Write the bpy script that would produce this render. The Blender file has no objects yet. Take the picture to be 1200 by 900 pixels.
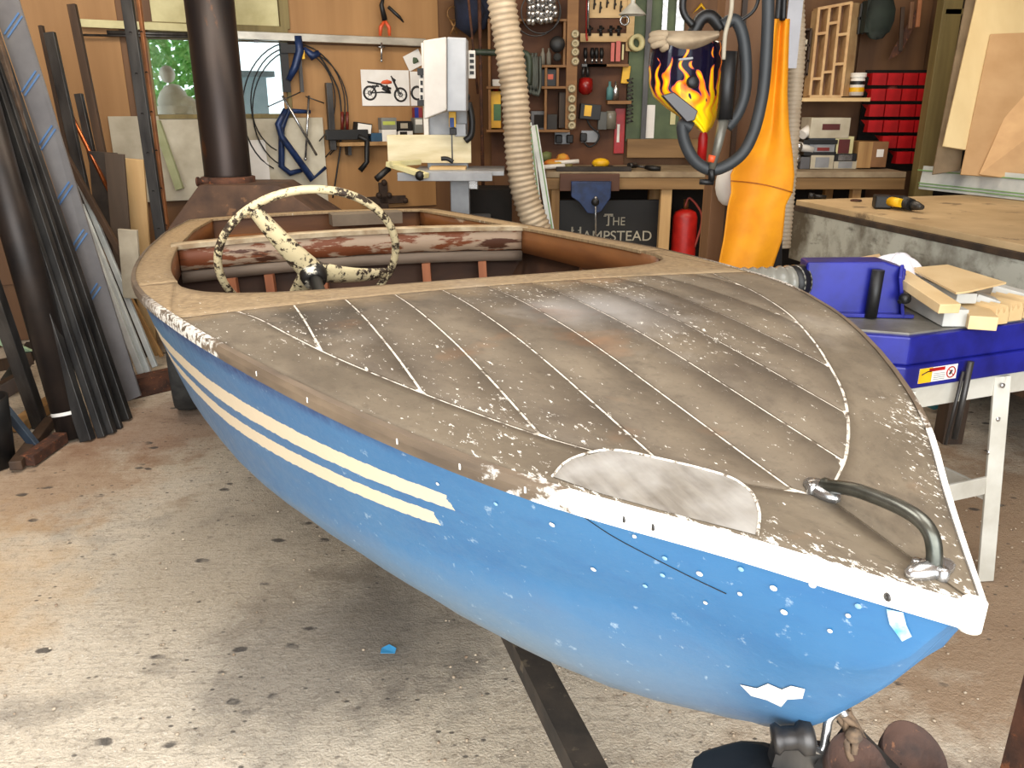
import bpy, math, random
from mathutils import Vector, Matrix
random.seed(7)
# ------------------------------------------------------------------ camera, world, lights
scene = bpy.context.scene
COL = scene.collection
F_PX, CAM_H = 970.0, 1.47
TH = math.atan(330 / F_PX)
CT, ST = math.cos(TH), math.sin(TH)
cam_d = bpy.data.cameras.new('camera'); cam = bpy.data.objects.new('camera', cam_d); COL.objects.link(cam)
cam.location = (0, 0, CAM_H); cam.rotation_euler = (math.pi / 2 - TH, 0, 0)
cam_d.sensor_width = 36; cam_d.lens = 36 * F_PX / 1200; cam_d.clip_start = .02
scene.camera = cam
scene.view_settings.view_transform = 'Standard'; scene.view_settings.look = 'None'
scene.view_settings.exposure = 0.25; scene.view_settings.gamma = 1
world = bpy.data.worlds.new('sky'); scene.world = world; world.use_nodes = True
bg = world.node_tree.nodes['Background']; bg.inputs[0].default_value = (.80, .92, 1, 1); bg.inputs[1].default_value = 1.7

def area(name, loc, target, size, power, color, sy=None):
    l = bpy.data.lights.new(name, 'AREA'); l.energy = power; l.color = color; l.size = size
    if sy: l.shape = 'RECTANGLE'; l.size_y = sy
    o = bpy.data.objects.new(name, l); COL.objects.link(o); o.location = loc
    o.rotation_euler = (Vector(target) - Vector(loc)).to_track_quat('-Z', 'Y').to_euler()
    return o
area('daylight_door', (.2, -1.5, 1.7), (.2, 1.6, .5), 4.4, 200, (1, .985, .96), 2.4)
area('overhead_light', (.7, .9, 2.9), (.5, 1.1, 0), 1.6, 34, (1, .99, .97), 1.4)
area('overhead_light', (-1.3, 1.5, 2.9), (-1.1, 1.6, 0), 1.4, 36, (1, .98, .95), 1.2)  # added fill that brightens the left floor, not a known skylight
area('strip_lamp', (-.6, 4.2, 2.8), (-.6, 4.6, 0), 2.2, 32, (1, .87, .70), .5)
area('strip_lamp', (1.6, 4.6, 2.8), (1.6, 5.2, .3), 2.0, 27, (1, .86, .68), .5)
area('strip_lamp', (-1.9, 3.6, 2.8), (-2.2, 5.2, .8), 1.2, 17, (1, .88, .72), .5)

# ------------------------------------------------------------------ geometry helpers
def ray(px, py):
    x = (px - 600) / F_PX; y = (py - 450) / F_PX
    return Vector((x, CT - y * ST, -(ST + y * CT)))
CAM = Vector((0, 0, CAM_H))
def at_z(px, py, z):
    r = ray(px, py); return CAM + r * ((z - CAM_H) / r.z)
class Frame:                       # a vertical plane with direction u, normal n towards the room
    def __init__(s, o, u):
        s.o = Vector((o[0], o[1], 0)); s.u = Vector((u[0], u[1], 0)).normalized(); s.n = Vector((s.u.y, -s.u.x, 0))
        s.z = Vector((0, 0, 1))
    def at(s, px, py, off=0):
        r = ray(px, py); t = ((s.o + s.n * off - CAM).dot(s.n)) / r.dot(s.n); return CAM + r * t
    def s(s, px, py, off=0):
        r = ray(px, py); return ((s.o + s.n * off - CAM).dot(s.n)) / r.dot(s.n) / F_PX
    def rot(s): return Matrix((s.u, -s.n, s.z)).transposed()
def FY(y): return Frame((0, y), (1, 0))
def P(px, py, y): return FY(y).at(px, py)
FL = Frame((-2.39, 5.6), (.9, .44))     # left half of the back wall
FB = FY(6.7)                            # right half of the back wall

class MB:
    def __init__(s): s.v = []; s.f = []; s.m = []; s.sm = []; s.bc = None
    def add(s, vs, fs, mi=0, smooth=False):
        b = len(s.v); s.v += [Vector(p) for p in vs]
        for f in fs: s.f.append([b + i for i in f]); s.m.append(mi); s.sm.append(smooth)
        return s
    def box(s, c, size, R=None, mi=0):
        c = Vector(c); vs = []
        for x in (-.5, .5):
            for y in (-.5, .5):
                for z in (-.5, .5):
                    p = Vector((x * size[0], y * size[1], z * size[2]))
                    vs.append(c + (R @ p if R else p))
        return s.add(vs, [(0, 1, 3, 2), (4, 6, 7, 5), (0, 4, 5, 1), (2, 3, 7, 6), (0, 2, 6, 4), (1, 5, 7, 3)], mi)
    def pbox(s, F, x0, y0, x1, y1, off, depth, mi=0, tilt=0):   # box whose front face covers that rectangle
        xc, yc = (x0 + x1) / 2, (y0 + y1) / 2; o = off + depth
        a, b = F.at(x0, yc, o), F.at(x1, yc, o); t, u = F.at(xc, y0, o), F.at(xc, y1, o)
        c = F.at(xc, yc, o); c = c - F.n * (depth / 2); c.z = (t.z + u.z) / 2
        R = F.rot()
        if tilt: R = R @ Matrix.Rotation(tilt, 3, 'Y')
        return s.box(c, ((b - a).length, depth, t.z - u.z), R, mi)
    def slab(s, pts, th, mi=0):        # polygon extruded along its normal
        pts = [Vector(p) for p in pts]; n = Vector((0, 0, 0))
        for i in range(1, len(pts) - 1): n += (pts[i] - pts[0]).cross(pts[i + 1] - pts[0])
        n.normalize(); k = len(pts)
        vs = pts + [p - n * th for p in pts]
        fs = [tuple(range(k)), tuple(reversed(range(k, 2 * k)))] + [(i, i + k, (i + 1) % k + k, (i + 1) % k) for i in range(k)]
        return s.add(vs, fs, mi)
    def beam(s, a, b, w, h, mi=0, up=(0, 0, 1), tap=1):
        a, b = Vector(a), Vector(b); d = (b - a).normalized(); up = Vector(up)
        if abs(d.dot(up)) > .98: up = Vector((0, 1, 0))
        x = d.cross(up).normalized(); y = x.cross(d).normalized(); vs = []
        for p, k in ((a, 1), (b, tap)):
            for i, j in ((-1, -1), (1, -1), (1, 1), (-1, 1)): vs.append(p + x * (i * w / 2 * k) + y * (j * h / 2 * k))
        return s.add(vs, [(3, 2, 1, 0), (4, 5, 6, 7), (0, 1, 5, 4), (1, 2, 6, 5), (2, 3, 7, 6), (3, 0, 4, 7)], mi)
    def tube(s, path, r, n=10, mi=0, closed=False, caps=True, flat=1):
        path = [Vector(p) for p in path]; k = len(path); rs = r if isinstance(r, (list, tuple)) else [r] * k
        vs = []; ref = None
        for i, p in enumerate(path):
            if closed: d = path[(i + 1) % k] - path[i - 1]
            else: d = path[min(i + 1, k - 1)] - path[max(i - 1, 0)]
            d.normalize()
            if ref is None: ref = Vector((0, 0, 1)) if abs(d.z) < .9 else Vector((1, 0, 0))
            x = (ref - d * ref.dot(d)).normalized(); ref = x; y = d.cross(x)
            for j in range(n):
                a = 2 * math.pi * j / n; vs.append(p + x * (math.cos(a) * rs[i]) + y * (math.sin(a) * rs[i] * flat))
        fs = []
        for i in range(k if closed else k - 1):
            i2 = (i + 1) % k
            for j in range(n): fs.append((i * n + j, i * n + (j + 1) % n, i2 * n + (j + 1) % n, i2 * n + j))
        s.add(vs, fs, mi, True)
        if caps and not closed:
            b = len(s.v) - len(vs)
            s.f.append([b + j for j in reversed(range(n))]); s.m.append(mi); s.sm.append(False)
            s.f.append([b + (k - 1) * n + j for j in range(n)]); s.m.append(mi); s.sm.append(False)
        return s
    def cyl(s, a, b, r, n=14, mi=0, r2=None): return s.tube([a, b], [r, r if r2 is None else r2], n, mi)
    def lathe(s, c, prof, axis=(0, 0, 1), n=20, mi=0, smooth=True):   # prof: (radius, height along axis)
        ax = Vector(axis).normalized(); ref = Vector((1, 0, 0)) if abs(ax.x) < .8 else Vector((0, 0, 1))
        x = (ref - ax * ref.dot(ax)).normalized(); y = ax.cross(x); c = Vector(c); vs = []
        for r, h in prof:
            for j in range(n):
                a = 2 * math.pi * j / n; vs.append(c + ax * h + x * (math.cos(a) * r) + y * (math.sin(a) * r))
        fs = [(i * n + j, i * n + (j + 1) % n, (i + 1) * n + (j + 1) % n, (i + 1) * n + j) for i in range(len(prof) - 1) for j in range(n)]
        return s.add(vs, fs, mi, smooth)
    def ring(s, c, R, r, axis=(0, 1, 0), n=20, m=6, mi=0, a0=0, a1=2 * math.pi):
        ax = Vector(axis).normalized(); ref = Vector((0, 0, 1)) if abs(ax.z) < .8 else Vector((1, 0, 0))
        x = (ref - ax * ref.dot(ax)).normalized(); y = ax.cross(x); c = Vector(c)
        full = abs(a1 - a0 - 2 * math.pi) < 1e-3
        pts = [c + x * (R * math.cos(a0 + (a1 - a0) * i / n)) + y * (R * math.sin(a0 + (a1 - a0) * i / n)) for i in range(n if full else n + 1)]
        return s.tube(pts, r, m, mi, closed=full)
    def ball(s, c, r, n=12, mi=0, R=None, wob=0):
        c = Vector(c); r = Vector(r) if not isinstance(r, (int, float)) else Vector((r, r, r)); vs = []; m = n // 2
        for i in range(m + 1):
            for j in range(n):
                a = math.pi * i / m; b = 2 * math.pi * j / n
                p = Vector((math.sin(a) * math.cos(b) * r.x, math.sin(a) * math.sin(b) * r.y, math.cos(a) * r.z))
                if wob and 0 < i < m: p *= 1 + random.uniform(-wob, wob)
                vs.append(c + (R @ p if R else p))
        return s.add(vs, [(i * n + j, (i + 1) * n + j, (i + 1) * n + (j + 1) % n, i * n + (j + 1) % n) for i in range(m) for j in range(n)], mi, True)
    def grid(s, fn, nu, nv, th=None, mi=0, smooth=True, down=None):  # fn(u,v)->point; th: thickness along -z (or `down`)
        vs = [Vector(fn(i / nu, j / nv)) for i in range(nu + 1) for j in range(nv + 1)]
        q = lambda i, j: i * (nv + 1) + j
        fs = [(q(i, j), q(i + 1, j), q(i + 1, j + 1), q(i, j + 1)) for i in range(nu) for j in range(nv)]
        if th is None: return s.add(vs, fs, mi, smooth)
        d = Vector(down) if down else Vector((0, 0, -1)); k = len(vs); b = len(s.v)
        s.add(vs + [p + d * th for p in vs], [], mi)
        for f in fs:
            s.f.append([b + i for i in f]); s.m.append(mi); s.sm.append(smooth)
            s.f.append([b + k + i for i in reversed(f)]); s.m.append(mi); s.sm.append(smooth)
        edge = [q(i, 0) for i in range(nu + 1)] + [q(nu, j) for j in range(1, nv + 1)] + [q(i, nv) for i in range(nu - 1, -1, -1)] + [q(0, j) for j in range(nv - 1, 0, -1)]
        for i in range(len(edge)):
            a, c = edge[i], edge[(i + 1) % len(edge)]
            s.f.append([b + c, b + a, b + a + k, b + c + k]); s.m.append(mi); s.sm.append(False)
        return s

OFF = {}
def thing(name, label, cat, loc, group=None):
    o = bpy.data.objects.new(name, None); COL.objects.link(o); o.location = loc; o.empty_display_size = .05
    o['label'] = label; o['category'] = cat
    if group: o['group'] = group
    OFF[o.name] = Vector(loc); return o
def fix_normals(me):
    import bmesh
    bm = bmesh.new(); bm.from_mesh(me); bmesh.ops.recalc_face_normals(bm, faces=bm.faces); bm.to_mesh(me); bm.free()
def obj(name, mb, mats, parent=None, label=None, kind=None, bevel=0, bc=None, fixn=True):
    if not isinstance(mats, (list, tuple)): mats = [mats]
    if parent is not None: off = OFF[parent.name]; loc = Vector((0, 0, 0))
    else:
        xs = [p.x for p in mb.v]; ys = [p.y for p in mb.v]; zs = [p.z for p in mb.v]
        off = Vector(((min(xs) + max(xs)) / 2, (min(ys) + max(ys)) / 2, min(zs))); loc = off
        if kind == 'structure': off = Vector((0, 0, 0)); loc = off
    me = bpy.data.meshes.new(name); me.from_pydata([p - off for p in mb.v], [], mb.f)
    for m in mats: me.materials.append(m)
    for i, p in enumerate(me.polygons): p.material_index = mb.m[i]; p.use_smooth = mb.sm[i]
    if bc: 
        at = me.attributes.new('bc', 'FLOAT_VECTOR', 'POINT')
        for i, p in enumerate(mb.v): at.data[i].vector = bc[i]
    me.validate()
    if fixn: fix_normals(me)
    o = bpy.data.objects.new(name, me); COL.objects.link(o); o.location = loc
    if parent is not None: o.parent = parent
    OFF[o.name] = off
    if label: o['label'] = label
    if kind: o['kind'] = kind
    if bevel:
        b = o.modifiers.new('bevel', 'BEVEL'); b.width = bevel; b.segments = 2; b.limit_method = 'ANGLE'
    return o
def bare(name, mb, mats, label, cat, group=None, bevel=0, kind=None):
    o = obj(name, mb, mats, None, label, kind, bevel); o['category'] = cat
    if group: o['group'] = group
    return o
def struct(name, mb, mats, bevel=0): return obj(name, mb, mats, None, None, 'structure', bevel)
def smooth_path(pts, n=8):
    pts = [Vector(p) for p in pts]; out = []
    for i in range(len(pts) - 1):
        p0, p1, p2, p3 = pts[max(i - 1, 0)], pts[i], pts[i + 1], pts[min(i + 2, len(pts) - 1)]
        for k in range(n):
            t = k / n; out.append(.5 * ((2 * p1) + (p2 - p0) * t + (2 * p0 - 5 * p1 + 4 * p2 - p3) * t * t + (3 * p1 - p0 - 3 * p2 + p3) * t ** 3))
    out.append(pts[-1]); return out

# ------------------------------------------------------------------ materials
class NT:
    def __init__(s, name):
        s.m = bpy.data.materials.new(name); s.m.use_nodes = True; s.t = s.m.node_tree
        s.b = s.t.nodes['Principled BSDF']; s.out = s.t.nodes['Material Output']
    def n(s, ty, **kw):
        x = s.t.nodes.new(ty)
        for k, v in kw.items(): setattr(x, k, v)
        return x
    def link(s, a, b): s.t.links.new(a, b)
    def put(s, sock, v):
        if isinstance(v, bpy.types.NodeSocket): s.link(v, sock)
        elif isinstance(v, (tuple, list)) and len(v) == 3 and len(sock.default_value) == 4: sock.default_value = (*v, 1)
        else: sock.default_value = v
    def coord(s, attr=None):
        if attr: x = s.n('ShaderNodeAttribute', attribute_name=attr); return x.outputs['Vector']
        return s.n('ShaderNodeTexCoord').outputs['Object']
    def map(s, v, scale=(1, 1, 1), loc=(0, 0, 0), rot=(0, 0, 0)):
        x = s.n('ShaderNodeMapping'); s.link(v, x.inputs[0]); x.inputs['Scale'].default_value = scale
        x.inputs['Location'].default_value = loc; x.inputs['Rotation'].default_value = rot; return x.outputs[0]
    def noise(s, v, scale=5, detail=4, rough=.55, dist=0):
        x = s.n('ShaderNodeTexNoise'); s.link(v, x.inputs['Vector']); x.inputs['Scale'].default_value = scale
        x.inputs['Detail'].default_value = detail; x.inputs['Roughness'].default_value = rough; x.inputs['Distortion'].default_value = dist
        return x.outputs['Fac']
    def voro(s, v, scale=5):
        x = s.n('ShaderNodeTexVoronoi'); s.link(v, x.inputs['Vector']); x.inputs['Scale'].default_value = scale; return x.outputs['Distance']
    def step(s, v, lo, hi, a=0, b=1):
        x = s.n('ShaderNodeMapRange'); s.put(x.inputs[0], v); x.inputs[1].default_value = lo; x.inputs[2].default_value = hi
        x.inputs[3].default_value = a; x.inputs[4].default_value = b; return x.outputs[0]
    def math(s, op, a, b=0):
        x = s.n('ShaderNodeMath', operation=op); s.put(x.inputs[0], a); s.put(x.inputs[1], b); return x.outputs[0]
    def sep(s, v):
        x = s.n('ShaderNodeSeparateXYZ'); s.link(v, x.inputs[0]); return x.outputs
    def mix(s, f, a, b):
        x = s.n('ShaderNodeMix', data_type='RGBA'); s.put(x.inputs[0], f); s.put(x.inputs[6], a); s.put(x.inputs[7], b); return x.outputs[2]
    def bump(s, h, strength=.3, dist=.01):
        x = s.n('ShaderNodeBump'); s.put(x.inputs['Height'], h); x.inputs['Strength'].default_value = strength
        x.inputs['Distance'].default_value = dist; s.link(x.outputs[0], s.b.inputs['Normal'])
    def done(s, col, rough=.6, metal=0):
        s.put(s.b.inputs['Base Color'], col); s.put(s.b.inputs['Roughness'], rough); s.put(s.b.inputs['Metallic'], metal); return s.m
def lin(r, g, b):
    f = lambda c: (c / 255 / 12.92) if c / 255 <= .04045 else ((c / 255 + .055) / 1.055) ** 2.4
    return (f(r), f(g), f(b))
CACHE = {}
def mat(name, c, c2=None, rough=.6, metal=0, scale=8, st=(1, 1, 1), lo=.35, hi=.65, bump=0, c3=None, t3=.62):
    if name in CACHE: return CACHE[name]
    t = NT(name); c = lin(*c); c2 = lin(*c2) if c2 else tuple(x * .72 for x in c)
    v = t.map(t.coord(), st); f = t.noise(v, scale, 5)
    col = t.mix(t.step(f, lo, hi), c, c2)
    if c3:
        g = t.noise(t.map(t.coord(), st, (3, 7, 1)), scale * 1.7, 6, .65)
        col = t.mix(t.step(g, t3, t3 + .06), col, lin(*c3))
    if bump: t.bump(f, bump, .01)
    CACHE[name] = t.done(col, rough, metal); return CACHE[name]
def wood(name, c, c2, ax='z', scale=10, rough=.65, c3=None):
    st = {'x': (.08, 1, 1), 'y': (1, .08, 1), 'z': (1, 1, .08)}[ax]
    return mat(name, c, c2, rough, 0, scale, st, .3, .7, .15, c3)

ply = wood('ply_wall', (172, 130, 82), (146, 106, 62), 'z', 6)
ply_dk = wood('ply_dark', (122, 86, 52), (92, 62, 38), 'z', 6)
tim = wood('timber', (178, 140, 90), (140, 104, 62), 'z', 16)
tim_x = wood('timber_x', (150, 118, 76), (112, 84, 50), 'x', 14)
tim_gr = wood('timber_greenish', (140, 125, 78), (105, 92, 55), 'z', 14)
tim_dk = wood('timber_dark', (78, 56, 38), (45, 34, 26), 'z', 14)
pale = wood('pale_wood', (225, 195, 145), (200, 165, 112), 'x', 14)
pale_z = wood('pale_wood_z', (215, 182, 130), (190, 150, 100), 'z', 14)
mdf = mat('hardboard', (185, 150, 108), (172, 136, 94), scale=5)
cream = mat('cream_board', (215, 208, 160), (190, 182, 132), scale=6)
offw = mat('offwhite_board', (205, 198, 178), (170, 160, 138), scale=4, c3=(130, 115, 90), t3=.66)
steel = mat('dark_steel', (88, 86, 84), (52, 50, 50), .42, .7, 14, (1, 1, .2))
steel_bl = mat('blued_steel', (74, 72, 70), (46, 45, 45), .45, .6, 14, (1, 1, .2), c3=(110, 80, 55), t3=.68)
alu = mat('aluminium', (200, 196, 184), (165, 160, 150), .35, .75, 10, (.3, 1, 1))
rust = mat('rust', (96, 60, 42), (60, 40, 32), .8, .2, 18, bump=.4, c3=(130, 78, 48), t3=.58)
rust_pl = mat('rusty_plate', (98, 74, 58), (68, 52, 44), .75, .3, 6, c3=(120, 90, 66), t3=.6)
flue = mat('flue_steel', (58, 48, 44), (38, 36, 38), .42, .6, 3, (1, 1, .4), c3=(88, 58, 40), t3=.64)
blackp = mat('black_plastic', (20, 20, 21), (12, 12, 13), .5, 0, 20)
rubber = mat('rubber', (52, 52, 50), (32, 32, 32), .85, 0, 20, bump=.3)
greyp = mat('grey_paint', (150, 152, 155), (130, 132, 135), .4, .1, 8)
ltgrey = mat('light_grey_enamel', (196, 192, 186), (180, 176, 170), .45, 0, 6)
white = mat('white_plastic', (235, 232, 225), (218, 214, 206), .5, 0, 6)
paper = mat('paper', (238, 236, 232), (225, 222, 216), .8, 0, 6)
blue_c = mat('blue_clamp', (32, 54, 98), (22, 36, 66), .4, .2, 18)
blue_s = mat('blue_saw', (30, 36, 140), (20, 24, 105), .35, .1, 10)
red = mat('red_plastic', (178, 22, 24), (140, 14, 18), .4, 0, 10)
red_g = mat('red_bottle', (196, 36, 28), (160, 24, 20), .4, 0, 10)
orange_p = mat('orange_plastic', (225, 96, 52), (200, 78, 40), .45)
yellow = mat('yellow_plastic', (240, 190, 30), (215, 160, 22), .45)
green = mat('green_paint', (88, 104, 70), (66, 80, 54), .6, 0, 5)
bot_gr = mat('bottle_green', (60, 110, 50), (44, 84, 38), .4)
rope_m = mat('grey_hose', (92, 98, 92), (70, 74, 68), .6)
glass = NT('window_glass'); glass.b.inputs['Transmission Weight'].default_value = 1; glass.b.inputs['IOR'].default_value = 1.1
glass = glass.done((.93, .97, .93), .04)
dark = mat('dark_recess', (30, 24, 20), (20, 17, 15), .9)
chrome = mat('bright_steel', (205, 205, 205), (150, 150, 150), .25, .9, 20)
brass = mat('dull_brass', (150, 112, 66), (110, 78, 46), .45, .5, 20)

# floor ------------------------------------------------
t = NT('concrete_floor'); v = t.coord(); xyz = t.sep(v)
big = t.noise(v, 1.1, 5, .6); mid = t.noise(v, 6, 6, .65); fine = t.noise(v, 55, 6, .7); grit = t.noise(v, 150, 3, .6)
col = t.mix(t.step(big, .35, .68), lin(226, 214, 194), lin(196, 182, 160))
col = t.mix(t.step(mid, .5, .72, 0, .45), col, lin(150, 138, 122))
col = t.mix(t.step(fine, .52, .66, 0, .6), col, lin(136, 122, 106))
col = t.mix(t.step(grit, .60, .72, 0, .75), col, lin(246, 240, 228))
brush = t.noise(t.map(v, (2.2, 26, 1), (0, 0, 0), (0, 0, .25)), 3.5, 5, .6)
col = t.mix(t.step(brush, .52, .7, 0, .4), col, lin(118, 108, 96))
oil = t.noise(t.map(v, (1, 1.3, 1), (4.4, 1.9, 0)), 2.3, 6, .62, .3)
col = t.mix(t.step(oil, .56, .70, 0, .5), col, lin(112, 106, 100))
def spot(cx, cy, rx, ry, rot=0, edge=.35):          # a stain with its own shape and ragged rim
    m = t.map(v, (1 / rx, 1 / ry, 0), (-cx / rx, -cy / ry, 0)); ln = t.n('ShaderNodeVectorMath', operation='LENGTH'); t.link(m, ln.inputs[0])
    return t.step(t.math('ADD', ln.outputs['Value'], t.math('MULTIPLY', t.math('SUBTRACT', mid, .5), 2.0)), 1 + edge, 1 - edge)
for cx, cy, rx, ry, c3, k in ((-.55, 2.0, .34, .36, (96, 90, 84), .6), (-.25, 2.2, .3, .4, (104, 98, 90), .5), (-.9, 2.6, .45, .5, (150, 134, 112), .4), (-2.1, 3.1, .6, .45, (150, 112, 76), .6),
        (-1.7, 3.7, .4, .4, (120, 78, 50), .6), (-1.95, 2.1, .5, .6, (196, 160, 112), .5), (1.9, 2.3, 1.2, 1.3, (150, 122, 94), .85), (1.1, 1.35, .34, .22, (108, 98, 88), .85), (1.3, 1.1, .55, .25, (128, 92, 68), .85)):
    col = t.mix(t.math('MULTIPLY', spot(cx, cy, rx, ry), k), col, lin(*c3))
vor = t.voro(t.map(v, (1, 1.7, 1)), 7.5); vm = t.noise(v, 3.3, 4); vn = t.noise(v, 26, 4)
sp = t.math('MULTIPLY', t.step(t.math('ADD', vor, t.math('MULTIPLY', t.math('SUBTRACT', vn, .5), .35)), .20, .14), t.step(vm, .50, .56))
col = t.mix(t.math('MULTIPLY', sp, .85), col, lin(62, 58, 56))
vor2 = t.voro(t.map(v, (1, 1.5, 1), (3, 5, 0)), 19)
sp2 = t.math('MULTIPLY', t.step(vor2, .16, .10), t.step(t.noise(v, 2.1, 4), .46, .54))
col = t.mix(t.math('MULTIPLY', sp2, .8), col, lin(58, 54, 52))
t.bump(t.math('ADD', t.math('MULTIPLY', fine, .6), t.math('MULTIPLY', grit, .5)), .75, .012)
floor_m = t.done(col, .85)

# boat materials (attribute bc = station s, lateral l, height under the sheer or along the part)
def deck_mat(name, base, dk, white_amt=.5, tan=False):
    t = NT(name); v = t.coord('bc'); x = t.sep(v)
    n1 = t.noise(v, 3.2, 6, .6); n2 = t.noise(v, 22, 6, .7); n3 = t.noise(t.map(v, (1, 2.4, 1), (0, 0, 0), (0, 0, .35)), 36, 6, .74); n4 = t.noise(v, 90, 3, .6)
    col = t.mix(t.step(n1, .35, .68), lin(*base), lin(*dk))
    col = t.mix(t.step(n2, .52, .75, 0, .6), col, lin(74, 63, 50))
    col = t.mix(t.step(n4, .56, .75, 0, .35), col, lin(70, 60, 48))
    g = t.noise(t.map(v, (1, 1, 1), (5, 2, 0)), 2.0, 5, .6)
    col = t.mix(t.step(g, .58, .76, 0, .5), col, lin(160, 152, 140))
    dk2 = t.noise(t.map(v, (1, 1.4, 1), (9, 4, 0)), 4.2, 6, .65)
    col = t.mix(t.step(dk2, .54, .70, 0, .6), col, lin(70, 60, 49))
    ow = t.noise(t.map(v, (1.6, 1, 1), (1, 8, 0)), 2.6, 4)
    col = t.mix(t.step(ow, .62, .78, 0, .5), col, lin(150, 104, 66))
    if not tan:   # dark water stain by the coaming, grey-white scrape amidships
        m = t.map(v, (1 / .24, 1 / .10, 0), (-1.40 / .24, .50 / .10, 0)); ln = t.n('ShaderNodeVectorMath', operation='LENGTH'); t.link(m, ln.inputs[0])
        d = t.math('ADD', ln.outputs['Value'], t.math('MULTIPLY', t.math('SUBTRACT', n2, .5), 1.6))
        col = t.mix(t.step(d, 1.15, .75, 0, .75), col, lin(62, 54, 44))
        m = t.map(v, (1 / .20, 1 / .22, 0), (-1.12 / .20, -.12 / .22, 0)); ln = t.n('ShaderNodeVectorMath', operation='LENGTH'); t.link(m, ln.inputs[0])
        d = t.math('ADD', ln.outputs['Value'], t.math('MULTIPLY', t.math('SUBTRACT', n1, .5), 2.4))
        col = t.mix(t.step(d, 1.2, .3, 0, .5), col, lin(160, 158, 156))
    # tan, sanded timber near the cockpit
    tb = t.math('ADD', x[0], t.math('MULTIPLY', t.math('SUBTRACT', n1, .5), .5))
    wd = t.mix(t.step(t.noise(t.map(v, (1, .12, 1)), 60, 5), .35, .7), lin(168, 144, 108), lin(122, 100, 72))
    col = t.mix(t.step(tb, 1.40, 1.68, 0, .85), col, wd)
    # chips of old white paint
    th = .672 - .05 * white_amt
    reg = t.step(t.noise(v, 2.4, 3), .4, .65, -.03, .035)
    lim = t.math('ADD', n3, reg)
    edge = t.step(t.math('ABSOLUTE', x[2]), .10, .0, 0, .11)       # bc.z = distance to the sheer
    near = t.math('MULTIPLY', edge, t.step(x[0], .62, .40))
    lim = t.math('ADD', lim, near)
    chips = t.step(lim, th, th + .035)
    col = t.mix(chips, col, lin(232, 226, 214))
    t.bump(t.math('ADD', t.math('MULTIPLY', n2, .5), t.math('MULTIPLY', chips, .6)), .35, .004)
    return t.done(col, .72)
deck_m = deck_mat('weathered_deck', (119, 107, 89), (88, 77, 62))
plank_m = deck_mat('weathered_plank', (115, 103, 86), (84, 73, 60), .9)
tan_m = deck_mat('sanded_coaming', (150, 130, 102), (112, 94, 70), .35, True)
t = NT('seam_filler'); v = t.coord('bc'); n = t.noise(v, 45, 4, .6)
seam_m = t.done(t.mix(t.step(n, .36, .50), lin(96, 84, 70), lin(224, 216, 202)), .8)
t = NT('patch_ply'); v = t.coord('bc'); n = t.noise(t.map(v, (.6, 4, 1), (0, 0, 0), (0, 0, .3)), 14, 6, .65); n2 = t.noise(v, 7, 4)
patch_m = t.done(t.mix(t.step(n2, .45, .7, 0, .7), t.mix(t.step(n, .35, .65), lin(132, 126, 116), lin(104, 97, 88)), lin(176, 174, 170)), .7)
# hull: bc = (s, v, z) with v 0 at the sheer, 1 at the chine, 2 at the keel
t = NT('blue_hull_paint'); v = t.coord('bc'); x = t.sep(v); ob = t.coord()
n1 = t.noise(ob, 2.2, 5, .6); n2 = t.noise(t.map(ob, (1, 1, 2.5)), 9, 6, .65); n3 = t.noise(ob, 40, 5, .7); n4 = t.noise(ob, 120, 3)
col = t.mix(t.step(n1, .35, .68), lin(36, 92, 138), lin(52, 104, 146))
col = t.mix(t.step(n2, .5, .75, 0, .55), col, lin(34, 84, 132))
aft = t.step(x[0], .65, 1.9)
col = t.mix(t.math('MULTIPLY', aft, t.step(n2, .3, .7, .25, .8)), col, lin(92, 116, 138))
band = t.math('MULTIPLY', t.step(t.math('ABSOLUTE', t.math('SUBTRACT', t.math('ADD', x[1], t.math('MULTIPLY', n2, .12)), .16)), .10, .03), t.step(x[0], .55, .75))
col = t.mix(t.math('MULTIPLY', band, t.step(n3, .3, .6, .2, .9)), col, lin(30, 52, 98))
low = t.step(t.math('ADD', x[1], t.math('MULTIPLY', n2, .35)), 1.15, 1.6, 0, .7)
col = t.mix(t.math('MULTIPLY', low, t.step(x[0], .15, .6, .15, 1)), col, lin(104, 122, 134))
low2 = t.step(t.math('ADD', x[1], t.math('MULTIPLY', n1, .3)), 1.55, 1.95, 0, .8)
col = t.mix(t.math('MULTIPLY', low2, t.step(x[0], .2, .7)), col, lin(122, 116, 104))
col = t.mix(t.math('MULTIPLY', t.step(n3, .62, .70), .35), col, lin(190, 205, 214))
scr = t.noise(t.map(ob, (1, 6, 6), (0, 0, 0), (0, .5, .5)), 9, 5, .7)
col = t.mix(t.step(scr, .66, .72, 0, .4), col, lin(104, 146, 178))
rag = t.math('MULTIPLY', t.math('SUBTRACT', t.noise(ob, 60, 4), .5), .028)
def stripe(s0, c, w, v0, sl):        # bare wood bands sanded out of the paint
    cc = t.math('ADD', t.math('MULTIPLY', x[0], sl), v0)
    d = t.math('ADD', t.math('ABSOLUTE', t.math('SUBTRACT', x[1], cc)), rag)
    return t.math('MULTIPLY', t.math('LESS_THAN', d, w), t.math('GREATER_THAN', t.math('ADD', x[0], rag), s0))
STR = [(.60, 0, .062, .47, -.045), (.66, 0, .055, .665, -.045)]
for a in STR: col = t.mix(stripe(*a), col, lin(206, 190, 164))
t.bump(t.math('ADD', n2, t.math('MULTIPLY', n3, .3)), .12, .01)
hull_m = t.done(col, t.step(n3, .3, .7, .38, .55))
t = NT('rub_rail'); v = t.coord('bc'); x = t.sep(v); n = t.noise(v, 30, 5, .65); n1 = t.noise(t.map(v, (.3, 1, 1)), 20, 5)
col = t.mix(t.step(n1, .35, .65), lin(112, 96, 78), lin(80, 68, 56))
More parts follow.
